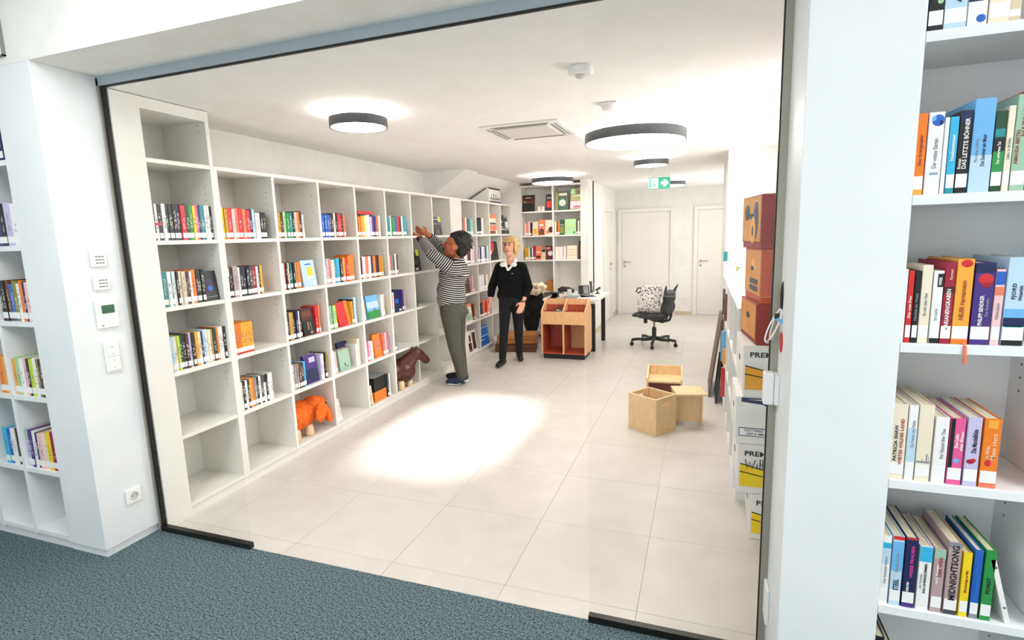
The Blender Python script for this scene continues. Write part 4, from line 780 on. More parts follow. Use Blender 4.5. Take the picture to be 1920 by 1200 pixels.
def prem(col):
    def f(t, h):
        text('PREMIUM', 0.036, INK, t, (0.115, -0.006, h * 0.82), width=0.19, name='brand_lettering')
        band(t, col, [(0.006, h * 0.15), (0.36, h * 0.15), (0.36, h * 0.22), (0.16, h * 0.34), (0.006, h * 0.44)])
        band(t, col, [(0.006, h * 0.46), (0.16, h * 0.36), (0.36, h * 0.24), (0.36, h * 0.30), (0.18, h * 0.44), (0.006, h * 0.60)])
        band(t, INK, [(0.006, h * 0.44), (0.16, h * 0.34), (0.36, h * 0.22), (0.36, h * 0.24), (0.16, h * 0.36), (0.006, h * 0.46)], 0.0004, 'line_print')
        band(t, INK, [(0.006, h * 0.60), (0.18, h * 0.44), (0.36, h * 0.30), (0.36, h * 0.32), (0.18, h * 0.46), (0.006, h * 0.62)], 0.0004, 'line_print')
    return f
def prem_hand(t, h):
    prem(YEL)(t, h)
    MB().tube([(0.03, -0.006, h * 0.70), (0.04, -0.006, h * 0.52), (0.052, -0.006, h * 0.66), (0.064, -0.006, h * 0.52), (0.076, -0.006, h * 0.70)], 0.0022, 6).tube([(0.086, -0.006, h * 0.62), (0.087, -0.006, h * 0.52)], 0.0022, 6).tube([(0.1, -0.006, h * 0.72), (0.1, -0.006, h * 0.52)], 0.0022, 6).tube([(0.112, -0.006, h * 0.72), (0.112, -0.006, h * 0.52)], 0.0022, 6).tube([(0.104, -0.006, h * 0.61), (0.125, -0.006, h * 0.63)], 0.0022, 6).build('marker_writing', INK, t)
def slogan(t, h):
    band(t, NAV, [(0.02, h * 0.99), (0.36, h * 0.99), (0.36, h * 0.30), (0.22, h * 0.62), (0.12, h * 0.86), (0.02, h * 0.90)])
    band(t, cover('cream', False), [(0.05, h * 0.955), (0.12, h * 0.94), (0.22, h * 0.74), (0.36, h * 0.42), (0.36, h * 0.56), (0.24, h * 0.80), (0.14, h * 0.965)], 0.0005)
    B(0.012, 0.24, -0.0058, -0.0042, h * 0.18, h * 0.36).build('slogan_frame', NAV, t); B(0.015, 0.237, -0.0061, -0.0056, h * 0.195, h * 0.345).build('slogan_field', cover('white', False), t)
    text('NOTHING TASTES', 0.017, INKN, t, (0.115, -0.0066, h * 0.305), width=0.16, name='slogan_lettering'); text('LIKE A SMART ONE', 0.017, INKN, t, (0.12, -0.0066, h * 0.235), width=0.17, name='slogan_lettering')
carton(0.262, 0.0, 0.25, R(-1), 'white', 'white', 'white and yellow fruit carton on the floor, bottom of the stack', prem(YEL))
carton(0.198, 0.25, 0.265, R(1), 'white', 'white', 'white and yellow fruit carton with marker writing', prem_hand)
carton(0.180, 0.515, 0.25, R(0), 'white', 'white', 'white fruit carton with a navy swoosh and a slogan box', slogan)
carton(0.205, 0.765, 0.265, R(1), 'white', 'white', 'white and amber fruit carton under the brown cartons', prem(ORG))
def mark_w(t, h): text('W', 0.06, cover('maroon', False), t, (0.13, -0.006, h * 0.55), name='faded_lettering')
carton(0.256, 1.03, 0.205, R(7), 'red', 'tan', 'plain red-brown fruit carton, lowest of the three brown ones', mark_w, 0.40, 0.37)
def arch(t, h):
    MB().ball((0.16, -0.005, h * 0.35), (0.055, 0.0015, h * 0.33), 16, 8).build('fruit_print', cover('black', False), t, smooth=True)
    band(t, cover('tan', False), [(0.10, h * 0.40), (0.2, h * 0.52), (0.2, h * 0.56), (0.10, h * 0.44)], 0.0012)
    for k in range(2): B(-0.0066, -0.0054, 0.06, 0.24, h * (0.2 + 0.13 * k), h * (0.3 + 0.13 * k)).build('side_lettering_bar', cover('black', False), t)
    MB().prism([(0.14, h * 0.85), (0.22, h * 0.75), (0.17, h * 0.5), (0.12, h * 0.62)], -0.0064, -0.0054, 'x').build('side_fruit_print', cover('amber', False), t)
carton(0.270, 1.235, 0.265, R(7), 'orange', 'tan', 'orange fruit carton with black arch print, middle brown one', arch, 0.40, 0.37)
def bold(t, h):
    MB().prism([(0.07, h * 0.15), (0.07, h * 0.5), (0.09, h * 0.62), (0.13, h * 0.62), (0.2, h * 0.62), (0.2, h * 0.15)], -0.0058, -0.0042, 'y').build('arch_print', cover('black', False), t)
    MB().ball((-0.0055, 0.10, h * 0.55), (0.0012, 0.05, h * 0.36), 16, 8).build('side_letter_print', cover('navy', False), t, smooth=True); MB().ball((-0.0062, 0.15, h * 0.36), (0.0012, 0.055, h * 0.26), 16, 8).build('side_letter_print', cover('amber', False), t, smooth=True)
    MB().ball((-0.0068, 0.15, h * 0.34), (0.0012, 0.02, h * 0.12), 14, 8).build('side_letter_print', cover('black', False), t, smooth=True); MB().ball((-0.0062, 0.27, h * 0.70), (0.0012, 0.05, h * 0.16), 16, 8).build('side_letter_print', cover('black', False), t, smooth=True)
carton(0.262, 1.50, 0.262, R(9), 'red', 'tan', 'red and tan fruit carton, topmost of the stack', bold, 0.40, 0.37)

# ------------------------------------------------------------------ plywood seats on the floor
p1 = tag(empty('plywood_box', (-0.318, 4.165, 0), math.atan2(0.207, 0.144)), 'open-topped birch plywood box with a slotted grip, nearest of three', 'box', 'plywood seat boxes')
# local x runs to the right-back, local y to the left-back
def slot_panel(nm, x0, x1, y, h, m, par):
    """panel in the xz plane with a hand slot near the top and a notch at the bottom, 15 mm thick"""
    bm = MB(); c = (x0 + x1) / 2
    bm.box(x0, c - 0.05, y, y + 0.015, 0, h).box(c + 0.05, x1, y, y + 0.015, 0, h).box(c - 0.05, c + 0.05, y, y + 0.015, h - 0.035, h).box(c - 0.05, c + 0.05, y, y + 0.015, 0.075, h - 0.065).box(c - 0.05, c - 0.025, y, y + 0.015, 0, 0.075).box(c + 0.025, c + 0.05, y, y + 0.015, 0, 0.075).box(c - 0.025, c + 0.025, y, y + 0.015, 0.0, 0.05)
    return bm.build(nm, m, par)
W1, D1 = 0.25, 0.285
slot_panel('grip_panel', 0.0, W1, 0.0, 0.30, BIRCH, p1); slot_panel('grip_panel', 0.0, W1, D1 - 0.015, 0.30, BIRCH, p1)
B(0.0, 0.015, 0.0155, D1 - 0.0155, 0, 0.30).build('side_panel', BIRCH, p1, bevel=0.001); B(W1 - 0.015, W1, 0.0155, D1 - 0.0155, 0, 0.30).build('side_panel', BIRCH, p1, bevel=0.001); B(0.0155, W1 - 0.0155, 0.0155, D1 - 0.0155, 0.0, 0.012).build('bottom_panel', BIRCH, p1)
p2 = tag(empty('plywood_chair', (-0.295, 4.72, 0), R(2)), 'small birch plywood cube chair with red inside, farthest of three', 'chair', 'plywood seat boxes')
for s_ in (-1, 1):
    MB().prism([(0, 0), (0.27, 0), (0.27, 0.385), (0.16, 0.385), (0.0, 0.325)], s_ * 0.145 - 0.0075, s_ * 0.145 + 0.0075, 'x').build('side_panel', BIRCH, p2, bevel=0.001)
B(-0.137, 0.137, 0.25, 0.265, 0, 0.385).build('back_panel', BIRCH, p2); B(-0.137, 0.137, 0.005, 0.2495, 0.285, 0.30).build('seat', BIRCH, p2); B(-0.1365, 0.1365, 0.235, 0.2495, 0.0, 0.2845).build('red_inner_panel', REDWOOD, p2)
for s_ in (-1, 1): B(s_ * 0.1335 - 0.0035, s_ * 0.1335 + 0.0035, 0.01, 0.2345, 0.0, 0.2845).build('red_inner_panel', REDWOOD, p2)
p3 = tag(empty('plywood_stool', (-0.088, 4.51, 0), R(13)), 'low birch plywood stool with overhanging top, rightmost of three', 'stool', 'plywood seat boxes')
B(-0.12, 0.12, -0.125, 0.125, 0.285, 0.30).build('seat', BIRCH, p3, bevel=0.001)
B(0.10, 0.115, -0.02, 0.12, 0, 0.2845).build('side_panel', BIRCH, p3); B(-0.115, -0.10, -0.02, 0.12, 0, 0.2845).build('side_panel', BIRCH, p3); B(-0.0995, 0.0995, 0.0, 0.015, 0.03, 0.2845).build('cross_panel', BIRCH, p3)

# ------------------------------------------------------------------ book trolley, desk and office chair
tr = tag(empty('book_trolley', (-1.675, 6.60, 0)), 'two-bay beech book trolley with red inside and black base', 'trolley')
for x in (-0.285, 0.0, 0.285):
    MB().prism([(0, 0.065), (0.40, 0.065), (0.40, 0.60), (0.30, 0.765), (0.24, 0.765), (0.0, 0.625)], x - 0.009, x + 0.009, 'x').build('upright_panel', BEECH, tr, bevel=0.0015)
for x in (-0.1425, 0.1425):
    a, b = x - 0.133, x + 0.133
    B(a, b, 0.004, 0.016, 0.455, 0.622).build('front_panel', BEECH, tr, bevel=0.0015); B(a, b, 0.016, 0.385, 0.455, 0.467).build('tray_floor', REDWOOD, tr)
    MB().box(a, b, 0.235, 0.25, 0.467, 0.765).build('tray_back', BEECH, tr); B(a, b, 0.228, 0.2345, 0.467, 0.69).build('tray_lining', REDWOOD, tr)
    B(a, b, 0.004, 0.385, 0.066, 0.080).build('bay_floor', REDWOOD, tr); B(a, b, 0.372, 0.385, 0.08, 0.455).build('bay_back', BEECH if x > 0 else REDWOOD, tr)
    for s_ in (-1, 1): B(x + s_ * 0.1305 - 0.0025, x + s_ * 0.1305 + 0.0025, 0.02, 0.3715, 0.0805, 0.4545).build('bay_lining', REDWOOD, tr); B(x + s_ * 0.1305 - 0.0025, x + s_ * 0.1305 + 0.0025, 0.02, 0.22, 0.4675, 0.618).build('bay_lining', REDWOOD, tr)
B(-0.27, 0.27, 0.02, 0.38, 0.0, 0.063).build('base', BLACK, tr, bevel=0.004)
faceout('small dark photo book in the trolley tray', 'things in the trolley', (-1.755, 6.68, 0.468), 0, 0.10, 0.185, 'dark grey', tip=0.1, prints=(('beige', -0.3, 0.1, 0.82, 0.92), ('grey', 0.1, 0.4, 0.75, 0.9)))
DX0, DX1, DY0, DY1, DZ = -2.08, -1.30, 7.08, 8.02, 0.73
dk = tag(empty('desk', (DX0, DY0, 0)), 'white desk with square black legs behind the trolley', 'desk'); do_ = (-DX0, -DY0, 0)
B(DX0, DX1, DY0, DY1, DZ - 0.028, DZ).build('tabletop', WPL, dk, do_, bevel=0.002)
for x in (DX0 + 0.03, DX1 - 0.12):
    for y in (DY0 + 0.05, DY1 - 0.10): B(x, x + 0.055, y, y + 0.055, 0, DZ - 0.068).build('leg', BLACKM, dk, do_, bevel=0.002)
MB().box(DX0 + 0.03, DX1 - 0.065, DY0 + 0.05, DY0 + 0.08, DZ - 0.068, DZ - 0.029).box(DX0 + 0.03, DX1 - 0.065, DY1 - 0.08, DY1 - 0.05, DZ - 0.068, DZ - 0.029).build('frame', WPL, dk, do_)
# things on the desk
ph = tag(empty('desk_phone', (-1.62, 7.72, DZ), R(20)), 'black desk telephone on a stand at the right of the desk', 'telephone')
MB().prism([(-0.09, 0.001), (0.09, 0.001), (0.05, 0.11), (0.03, 0.125), (-0.01, 0.12)], -0.09, 0.06, 'x').build('body', BLACK, ph, bevel=0.004); MB().prism([(-0.086, 0.012), (-0.02, 0.112), (-0.022, 0.116), (-0.09, 0.016)], -0.03, 0.04, 'x').build('keypad', GPL, ph)
MB().tube([(0.09, -0.05, 0.02), (0.09, -0.03, 0.07), (0.09, 0.02, 0.14), (0.09, 0.05, 0.165)], [0.022, 0.018, 0.018, 0.024], 10).build('handset', BLACK, ph, smooth=True)
tg = tag(empty('scanner', (-1.44, 7.74, DZ), R(0)), 'small black barcode scanner on the desk edge beside the phone', 'scanner')
MB().lathe([(0.035, 0.001), (0.035, 0.012), (0.01, 0.02), (0.01, 0.05)]).build('stand', BLACK, tg); MB().cap((-0.02, 0, 0.055), 0.012, (0.03, 0, 0.085), 0.018).build('head', BLACK, tg, smooth=True)
bn = tag(MB().tube([(-2.02, 7.72, 0.775), (-1.96, 7.72, 0.80), (-1.86, 7.70, 0.795), (-1.78, 7.70, 0.77)], [0.03, 0.042, 0.04, 0.028], 10).build('pencil_case', mat('dark_brown_leather', '#2c2220', 0.6), smooth=True), 'dark brown soft pencil case lying on the desk', 'pencil case')
for i, (x, y, a, c, zz) in enumerate([(-1.95, 7.46, 8, 'cream', 0), (-1.85, 7.28, -6, 'white', 0), (-1.66, 7.36, 14, 'pale blue', 0), (-1.50, 7.25, -12, 'white', 0), (-1.72, 7.24, 4, 'grey', 0.006), (-1.52, 7.42, 20, 'dark grey', 0), (-1.93, 7.30, 12, 'pale pink', 0.006)]):
    o = B(-0.10, 0.10, -0.14, 0.14, 0.0005, 0.0055).build('magazine', cover(c, False), None, (x, y, DZ + zz), R(a)); tag(o, '%s magazine in the loose spread of papers on the desk, %s from the left' % (c, ORD[[0, 2, 4, 6, 3, 5, 1][i]]), 'magazine', 'papers on the desk')
tag(MB().lathe([(0.03, 0.0008), (0.032, 0.09), (0.029, 0.09), (0.027, 0.005), (0, 0.005)]).build('glass_cup', mat('frosted_cup', '#cfd6d4', 0.2), None, (-1.80, 7.50, DZ), smooth=True), 'pale cup standing among the papers on the desk', 'cup')
ld = tag(empty('tablet_stand', (-1.93, 7.18, DZ), R(-15)), 'black tablet on a small stand at the left desk end', 'tablet')
MB().prism([(-0.06, 0.001), (0.06, 0.001), (0.03, 0.07), (0.02, 0.07)], -0.04, 0.04, 'x').build('stand', BLACK, ld); B(-0.12, 0.10, -0.08, 0.08, 0.07, 0.08).build('screen', BLACK, ld, bevel=0.002)
# swivel chair with a patterned bag
oc = tag(empty('office_chair', (-0.632, 7.74, 0), R(-28)), 'black swivel chair standing alone in the corridor mouth', 'chair')
for k in range(5):
    a = R(-62 + 72 * k); c, s_ = math.cos(a), math.sin(a)
    MB().tube([(0.03 * c, 0.03 * s_, 0.10), (0.12 * c, 0.12 * s_, 0.085), (0.24 * c, 0.24 * s_, 0.095), (0.315 * c, 0.315 * s_, 0.085)], [0.028, 0.024, 0.02, 0.022], 10).build('base_arm', BLACK, oc, smooth=True)
    cs = MB().cyl((0, -0.014, 0.028), 0.027, 0.012, 'y', 16).cyl((0, 0.003, 0.028), 0.027, 0.012, 'y', 16).build('caster', BLACK, oc, (0.315 * c, 0.315 * s_, 0), a + 0.6); MB().tube([(0, 0, 0.028), (0, 0, 0.085)], 0.012, 8).build('caster_fork', BLACK, cs)
MB().lathe([(0.03, 0.08), (0.03, 0.25), (0.027, 0.26)]).build('gas_column', BLACK, oc); MB().lathe([(0.014, 0.255), (0.014, 0.345)]).build('piston', STEEL, oc, smooth=True)
MB().tube([(-0.24, 0, 0.405), (-0.15, 0, 0.40), (0.0, 0, 0.38), (0.10, 0, 0.38)], [0.02, 0.03, 0.045, 0.045], 8).build('mechanism', BLACK, oc, smooth=True); MB().box(-0.11, -0.07, -0.1, -0.06, 0.32, 0.40).build('lever', BLACK, oc, bevel=0.005)
blob('seat', MB().ball((-0.235, 0, 0.43), (0.05, 0.20, 0.042)).ball((-0.1, 0, 0.425), (0.15, 0.22, 0.045)).ball((0.05, 0, 0.42), (0.14, 0.21, 0.048)), 0.012, BLACK, oc)
MB().tube([(0.08, 0.05, 0.37), (0.16, 0.05, 0.355), (0.215, 0.05, 0.38), (0.235, 0.05, 0.44), (0.23, 0.05, 0.55)], 0.018, 8).tube([(0.08, -0.05, 0.37), (0.16, -0.05, 0.355), (0.215, -0.05, 0.38), (0.235, -0.05, 0.44), (0.23, -0.05, 0.55)], 0.018, 8).build('back_support', BLACK, oc, smooth=True)
blob('backrest', MB().ball((0.215, 0, 0.56), (0.03, 0.19, 0.13)).ball((0.235, 0, 0.70), (0.028, 0.17, 0.11)).cap((0.24, 0.11, 0.78), 0.025, (0.275, 0.15, 0.87), 0.012).cap((0.24, -0.11, 0.78), 0.025, (0.275, -0.15, 0.87), 0.012).cap((0.24, 0.1, 0.76), 0.03, (0.24, -0.1, 0.76), 0.03), 0.012, BLACK, oc)
def bagmat():
    m = noisy('sketch_print_cloth', '#26242a', '#f3efec', 48, 0.8, 0.0, 5.0, (1, 1, 1), 0.40, 0.46)
    return m
bg = tag(empty('cloth_bag', (-0.69, 7.77, 0.47), R(-10)), 'white tote bag with black sketch print standing on the swivel chair', 'bag')
blob('bag_body', MB().ball((-0.02, 0, 0.14), (0.175, 0.06, 0.16)).ball((-0.10, 0, 0.05), (0.09, 0.07, 0.06)).ball((0.09, 0, 0.05), (0.10, 0.07, 0.06)).ball((-0.09, 0, 0.30), (0.06, 0.04, 0.11)).ball((0.11, 0, 0.29), (0.07, 0.04, 0.10)).ball((0.0, 0, 0.29), (0.14, 0.04, 0.10)), 0.010, bagmat(), bg)
MB().tube([(-0.13, -0.02, 0.34), (-0.17, -0.03, 0.345), (-0.20, -0.03, 0.29), (-0.17, -0.03, 0.27), (-0.13, -0.02, 0.30)], 0.010, 8).build('bag_strap', BLACK, bg, smooth=True)
# ------------------------------------------------------------------ behind the woman: crates, draped chair, parcels
for i, (z, m, lb, wd, dp, x, y, rz) in enumerate([(0.0, DKWOOD, 'dark wooden crate flat on the floor behind the standing woman', 0.56, 0.36, -2.47, 7.06, 12), (0.115, ORWOOD, 'orange-brown wooden crate on top of the dark crate', 0.54, 0.35, -2.455, 7.07, 12)]):
    t = tag(empty('wooden_crate', (x, y, z), R(rz)), lb, 'crate', 'flat wooden crates')
    for k in range(2): B(-wd / 2, wd / 2, -dp / 2, -dp / 2 + 0.012, 0.002 + k * 0.056, 0.052 + k * 0.056).build('slat', m, t, bevel=0.001); B(-wd / 2, wd / 2, dp / 2 - 0.012, dp / 2, 0.002 + k * 0.056, 0.052 + k * 0.056).build('slat', m, t)
    for s_ in (-1, 1): B(s_ * wd / 2 - 0.006, s_ * wd / 2 + 0.006, -dp / 2 + 0.0125, dp / 2 - 0.0125, 0.002, 0.108).build('end_board', m, t)
    if i:
        for k in range(4): B(-wd / 2, wd / 2, -dp / 2 + 0.005 + k * 0.095, -dp / 2 + 0.09 + k * 0.095, 0.109, 0.119).build('top_slat', m, t, bevel=0.001)
dc = tag(empty('visitor_chair', (-2.36, 7.80, 0), R(0)), 'black padded chair between the crates and the desk', 'chair')
blob('backrest', MB().ball((-0.02, -0.16, 0.60), (0.17, 0.035, 0.24)).cap((-0.15, -0.16, 0.5), 0.03, (0.12, -0.16, 0.5), 0.03), 0.012, mat('black_fabric', '#141416', 0.9), dc)
blob('seat', MB().ball((0, 0.05, 0.42), (0.19, 0.19, 0.05)), 0.012, mat('black_fabric', '#141416'), dc)
for x in (-0.15, 0.15):
    for y in (-0.14, 0.2): MB().tube([(x, y, 0), (x * 0.9, y * 0.9, 0.40)], 0.012, 8).build('leg', BLACKM, dc, smooth=True)
blob('coat', MB().ball((-0.06, -0.19, 0.36), (0.13, 0.04, 0.25)).ball((0.02, -0.19, 0.5), (0.12, 0.04, 0.15)), 0.012, noisy('flecked_black_coat', '#0f1013', '#5a5a60', 60, 0.9, 0, 3, (1, 1, 1), 0.62, 0.75), dc)
tt = tag(empty('beige_bag', (-2.285, 7.56, 0.72), 0), 'crumpled beige striped cloth bundle on the black chair', 'bag')
mb = MB(); rnd = random.Random(4)
for k in range(26): mb.ball((rnd.uniform(-0.09, 0.09), rnd.uniform(-0.04, 0.04), rnd.uniform(0.03, 0.15)), (rnd.uniform(0.03, 0.06), 0.045, rnd.uniform(0.03, 0.06)), 10, 6)
blob('bundle', mb, 0.009, noisy('beige_stripe_cloth', '#b99a7c', '#ecdcc4', 30, 0.9, 0.2, 3, (3, 1, 0.7), 0.38, 0.55), tt, smooth=2)
for i, (x, y, wd, h, c, lb) in enumerate([(-2.36, 8.16, 0.16, 0.12, 'tan', 'tan parcel on the corner bookcase floor'), (-2.25, 8.12, 0.10, 0.17, 'orange', 'orange-brown parcel beside the tan one')]):
    o = B(-wd / 2, wd / 2, 0, 0.14, 0.0008, h).build('parcel', noisy('parcel_' + c, '#b98a55' if c == 'tan' else '#b9722f', '#c89a66' if c == 'tan' else '#c98243', 6, 0.7), None, (x, y, 0.722), bevel=0.003); tag(o, lb, 'parcel')
for x0, x1 in zip(XK[:-1], XK[1:]): B(x0 + 0.0125, x1 - 0.0125, YK + 0.001, YK + 0.31, 0.70, 0.722).build('shelf_board', LAM, kb, ko)

# ------------------------------------------------------------------ things in the bottom shelf row
ORFUR = noisy('orange_plush', '#e2571c', '#f2833a', 45, 0.95, 0.9, 4, (1, 1, 1), 0.3, 0.7, spec=0.1)
el = empty('elephant_stool', (-3.0, 3.255, 0.081)); tag(el, 'orange plush elephant footstool with wooden legs in the shelving', 'stool')
blob('body', MB().ball((0, -0.03, 0.165), (0.125, 0.15, 0.115)).ball((0, -0.10, 0.16), (0.115, 0.085, 0.11)).ball((0, 0.05, 0.165), (0.125, 0.09, 0.11)), 0.010, ORFUR, el, smooth=3)
hdn = blob('head', MB().ball((0.05, 0.135, 0.20), (0.105, 0.085, 0.095)).ball((0.07, 0.165, 0.235), (0.07, 0.05, 0.05)).cap((0.085, 0.185, 0.19), 0.045, (0.125, 0.205, 0.13), 0.036).cap((0.125, 0.205, 0.13), 0.036, (0.15, 0.195, 0.09), 0.03), 0.008, ORFUR, el, smooth=3)
for s_ in (-1, 1): blob('ear', MB().ball((0.05 + 0.105 * s_, 0.10, 0.175), (0.018, 0.065, 0.085), 16, 10, Matrix.Rotation(-0.35, 3, 'X')), 0.007, ORFUR, hdn)
MB().ball((0.135, 0.185, 0.225), 0.009, 10, 6).build('eye', BLACK, hdn, smooth=True)
for x in (-0.065, 0.075):
    for y in (-0.105, 0.04): MB().lathe([(0.03, 0.0), (0.036, 0.012), (0.034, 0.05), (0.03, 0.09)], (x, y, 0.0008), 16).build('leg', LEGWOOD, el, smooth=True)
BRLEA = noisy('brown_leather', '#421912', '#5a261c', 20, 0.35, 0.1)
ho = empty('horse_stool', (-2.93, 4.70, 0.081)); tag(ho, 'dark brown leather horse footstool with its head out of the shelving', 'stool')
blob('body', MB().ball((-0.06, -0.04, 0.165), (0.135, 0.15, 0.13)).ball((0.02, 0.02, 0.175), (0.125, 0.13, 0.135)).cap((0.04, 0.03, 0.23), 0.095, (0.13, 0.07, 0.335), 0.062).ball((0.145, 0.09, 0.35), (0.06, 0.065, 0.058)).cap((0.155, 0.11, 0.34), 0.054, (0.19, 0.20, 0.255), 0.040).ball((0.19, 0.20, 0.25), (0.045, 0.045, 0.038)).cap((0.12, 0.065, 0.385), 0.022, (0.11, 0.055, 0.42), 0.009).cap((0.165, 0.075, 0.385), 0.022, (0.175, 0.065, 0.42), 0.009), 0.009, BRLEA, ho, smooth=4)
MB().ball((0.205, 0.13, 0.345), 0.008, 8, 6).build('eye', BLACK, ho)
MB().tube([(0.165, 0.20, 0.31), (0.215, 0.19, 0.30), (0.235, 0.175, 0.265), (0.225, 0.165, 0.235)], 0.005, 6).build('bridle', mat('bridle_dark', '#2a120d', 0.5), ho)
for x in (-0.12, 0.06):
    for y in (-0.1, 0.06): MB().lathe([(0.028, 0.0), (0.034, 0.012), (0.034, 0.05), (0.03, 0.09)], (x, y, 0.0008), 16).build('leg', LEGWOOD, ho, smooth=True)
bb = tag(empty('game_box', (-2.945, 4.25, 0.081), R(90)), 'black and orange box beside leaning books, bottom row', 'box')
B(-0.10, 0.10, -0.06, 0.20, 0.0008, 0.10).build('orange_lower', cover('orange', False), bb, bevel=0.004); B(-0.10, 0.10, -0.06, 0.20, 0.1005, 0.235).build('black_upper', BLACK, bb, bevel=0.002); B(-0.10, 0.10, -0.06, 0.20, 0.2352, 0.238).build('lid_edge', cover('grey', False), bb)
wrow(0, 4, 'dark grey,white', 4.36, 4.41, h=0.23, start=2)

# ------------------------------------------------------------------ people
def hand(mb, wrist, d, s, curl=0.35, k=1.0):
    """palm, four fingers of unequal length and a thumb. d: towards the fingers, s: towards the thumb side"""
    wrist, d, s = Vector(wrist), Vector(d).normalized(), Vector(s); s = (s - d * s.dot(d)).normalized(); n = d.cross(s)     # n: palm side
    rot = Matrix((d, s, n)).transposed()
    mb.ball(wrist + d * 0.05 * k, (0.055 * k, 0.042 * k, 0.018 * k), 14, 8, rot)
    for off, ln in ((0.028, 0.072), (0.009, 0.08), (-0.010, 0.074), (-0.028, 0.058)):
        p0 = wrist + d * 0.088 * k + s * off * k
        d1 = (d * math.cos(curl) + n * math.sin(curl) + s * off * 1.5).normalized(); d2 = (d * math.cos(curl * 2.2) + n * math.sin(curl * 2.2)).normalized()
        p1 = p0 + d1 * ln * 0.55 * k; p2 = p1 + d2 * ln * 0.45 * k
        mb.cap(p0 - d * 0.01, 0.0095 * k, p1, 0.0088 * k, 10).cap(p1, 0.0088 * k, p2, 0.0075 * k, 10)
    t0 = wrist + d * 0.03 * k + s * 0.03 * k; t1 = t0 + (d * 0.6 + s * 0.75 + n * 0.25).normalized() * 0.035 * k; t2 = t1 + (d * 0.95 + s * 0.15 + n * 0.3).normalized() * 0.032 * k
    mb.cap(t0, 0.013 * k, t1, 0.011 * k, 10).cap(t1, 0.011 * k, t2, 0.009 * k, 10)
def nail_face(par, base, c, f, u, k=1.0, skin_lip='#a8473c', eye='#2a1a14'):
    """eyes, brows and mouth as small children on the face; c centre, f facing, u up"""
    f = Vector(f).normalized(); u = Vector(u); u = (u - f * u.dot(f)).normalized(); s = f.cross(u); c = Vector(c) - Vector(base)
    rot = Matrix((s, f, u)).transposed()
    for q in (-1, 1):
        MB().ball(c + f * 0.083 * k + s * 0.032 * q * k + u * 0.012 * k, (0.014 * k, 0.007 * k, 0.006 * k), 10, 6, rot).build('eye', mat('eye_dark', eye, 0.3), par, smooth=True)
        MB().ball(c + f * 0.086 * k + s * 0.033 * q * k + u * 0.034 * k, (0.020 * k, 0.006 * k, 0.004 * k), 10, 6, rot).build('eyebrow', mat('brow_' + eye, eye, 0.8), par, smooth=True)
    MB().ball(c + f * 0.084 * k - u * 0.060 * k, (0.023 * k, 0.008 * k, 0.006 * k), 10, 6, rot).build('mouth', mat('lip_' + skin_lip, skin_lip, 0.5), par, smooth=True)
def head(mb, c, f, u, k=1.0):
    f = Vector(f).normalized(); u = Vector(u); u = (u - f * u.dot(f)).normalized(); s = f.cross(u); c = Vector(c); rot = Matrix((s, f, u)).transposed()
    mb.ball(c + u * 0.03 * k - f * 0.015 * k, (0.074 * k, 0.095 * k, 0.088 * k), 20, 14, rot)
    mb.ball(c - u * 0.03 * k + f * 0.025 * k, (0.062 * k, 0.062 * k, 0.085 * k), 18, 12, rot)
    mb.ball(c - u * 0.092 * k + f * 0.052 * k, (0.030 * k, 0.026 * k, 0.022 * k), 12, 8, rot)
    mb.cap(c + f * 0.086 * k + u * 0.012 * k, 0.009 * k, c + f * 0.104 * k - u * 0.022 * k, 0.013 * k)
    for q in (-1, 1): mb.ball(c + s * 0.074 * q * k - f * 0.008 * k - u * 0.008 * k, (0.010 * k, 0.018 * k, 0.030 * k), 12, 8, rot)
def hair(mb, c, f, u, k=1.0, bob=False):
    f = Vector(f).normalized(); u = Vector(u); u = (u - f * u.dot(f)).normalized(); s = f.cross(u); c = Vector(c); rot = Matrix((s, f, u)).transposed()
    mb.ball(c + u * 0.052 * k - f * 0.032 * k, (0.079 * k, 0.098 * k, 0.086 * k), 20, 14, rot); mb.ball(c - f * 0.060 * k - u * 0.012 * k, (0.070 * k, 0.062 * k, 0.085 * k), 18, 12, rot)
    rh = random.Random(5)
    for _ in range(90):
        th_ = rh.uniform(0, 6.283); el_ = rh.uniform(-0.5, 1.5); q_ = Vector((math.cos(th_) * math.cos(el_) * 0.080, math.sin(th_) * math.cos(el_) * 0.098, math.sin(el_) * 0.088))
        if q_.y > 0.04 and q_.z < 0.05: continue
        p_ = c + u * 0.050 * k - f * 0.032 * k + rot @ (q_ * k); mb.cap(p_, 0.014 * k, p_ + rot @ Vector((q_.x * 0.1, -0.012 + q_.y * 0.1, -0.022 if q_.z < 0.06 else 0.004)) * k, 0.007 * k, 8)
    mb.ball(c + u * 0.082 * k + f * 0.03 * k, (0.066 * k, 0.052 * k, 0.035 * k), 16, 10, rot)
    if bob:
        for q in (-1, 1):
            mb.ball(c + s * 0.076 * q * k + u * 0.005 * k - f * 0.005 * k, (0.020 * k, 0.055 * k, 0.075 * k), 14, 10, rot)
        for j in range(-3, 4): mb.cap(c + s * 0.02 * j * k + u * 0.095 * k + f * 0.05 * k, 0.018 * k, c + s * 0.026 * j * k + u * 0.045 * k + f * (0.088 - 0.004 * j * j) * k, 0.010 * k)
SKM = noisy('tan_skin', '#b5603f', '#c4714e', 30, 0.55); SKW = noisy('fair_skin', '#dd9d7e', '#e8ad90', 30, 0.55)

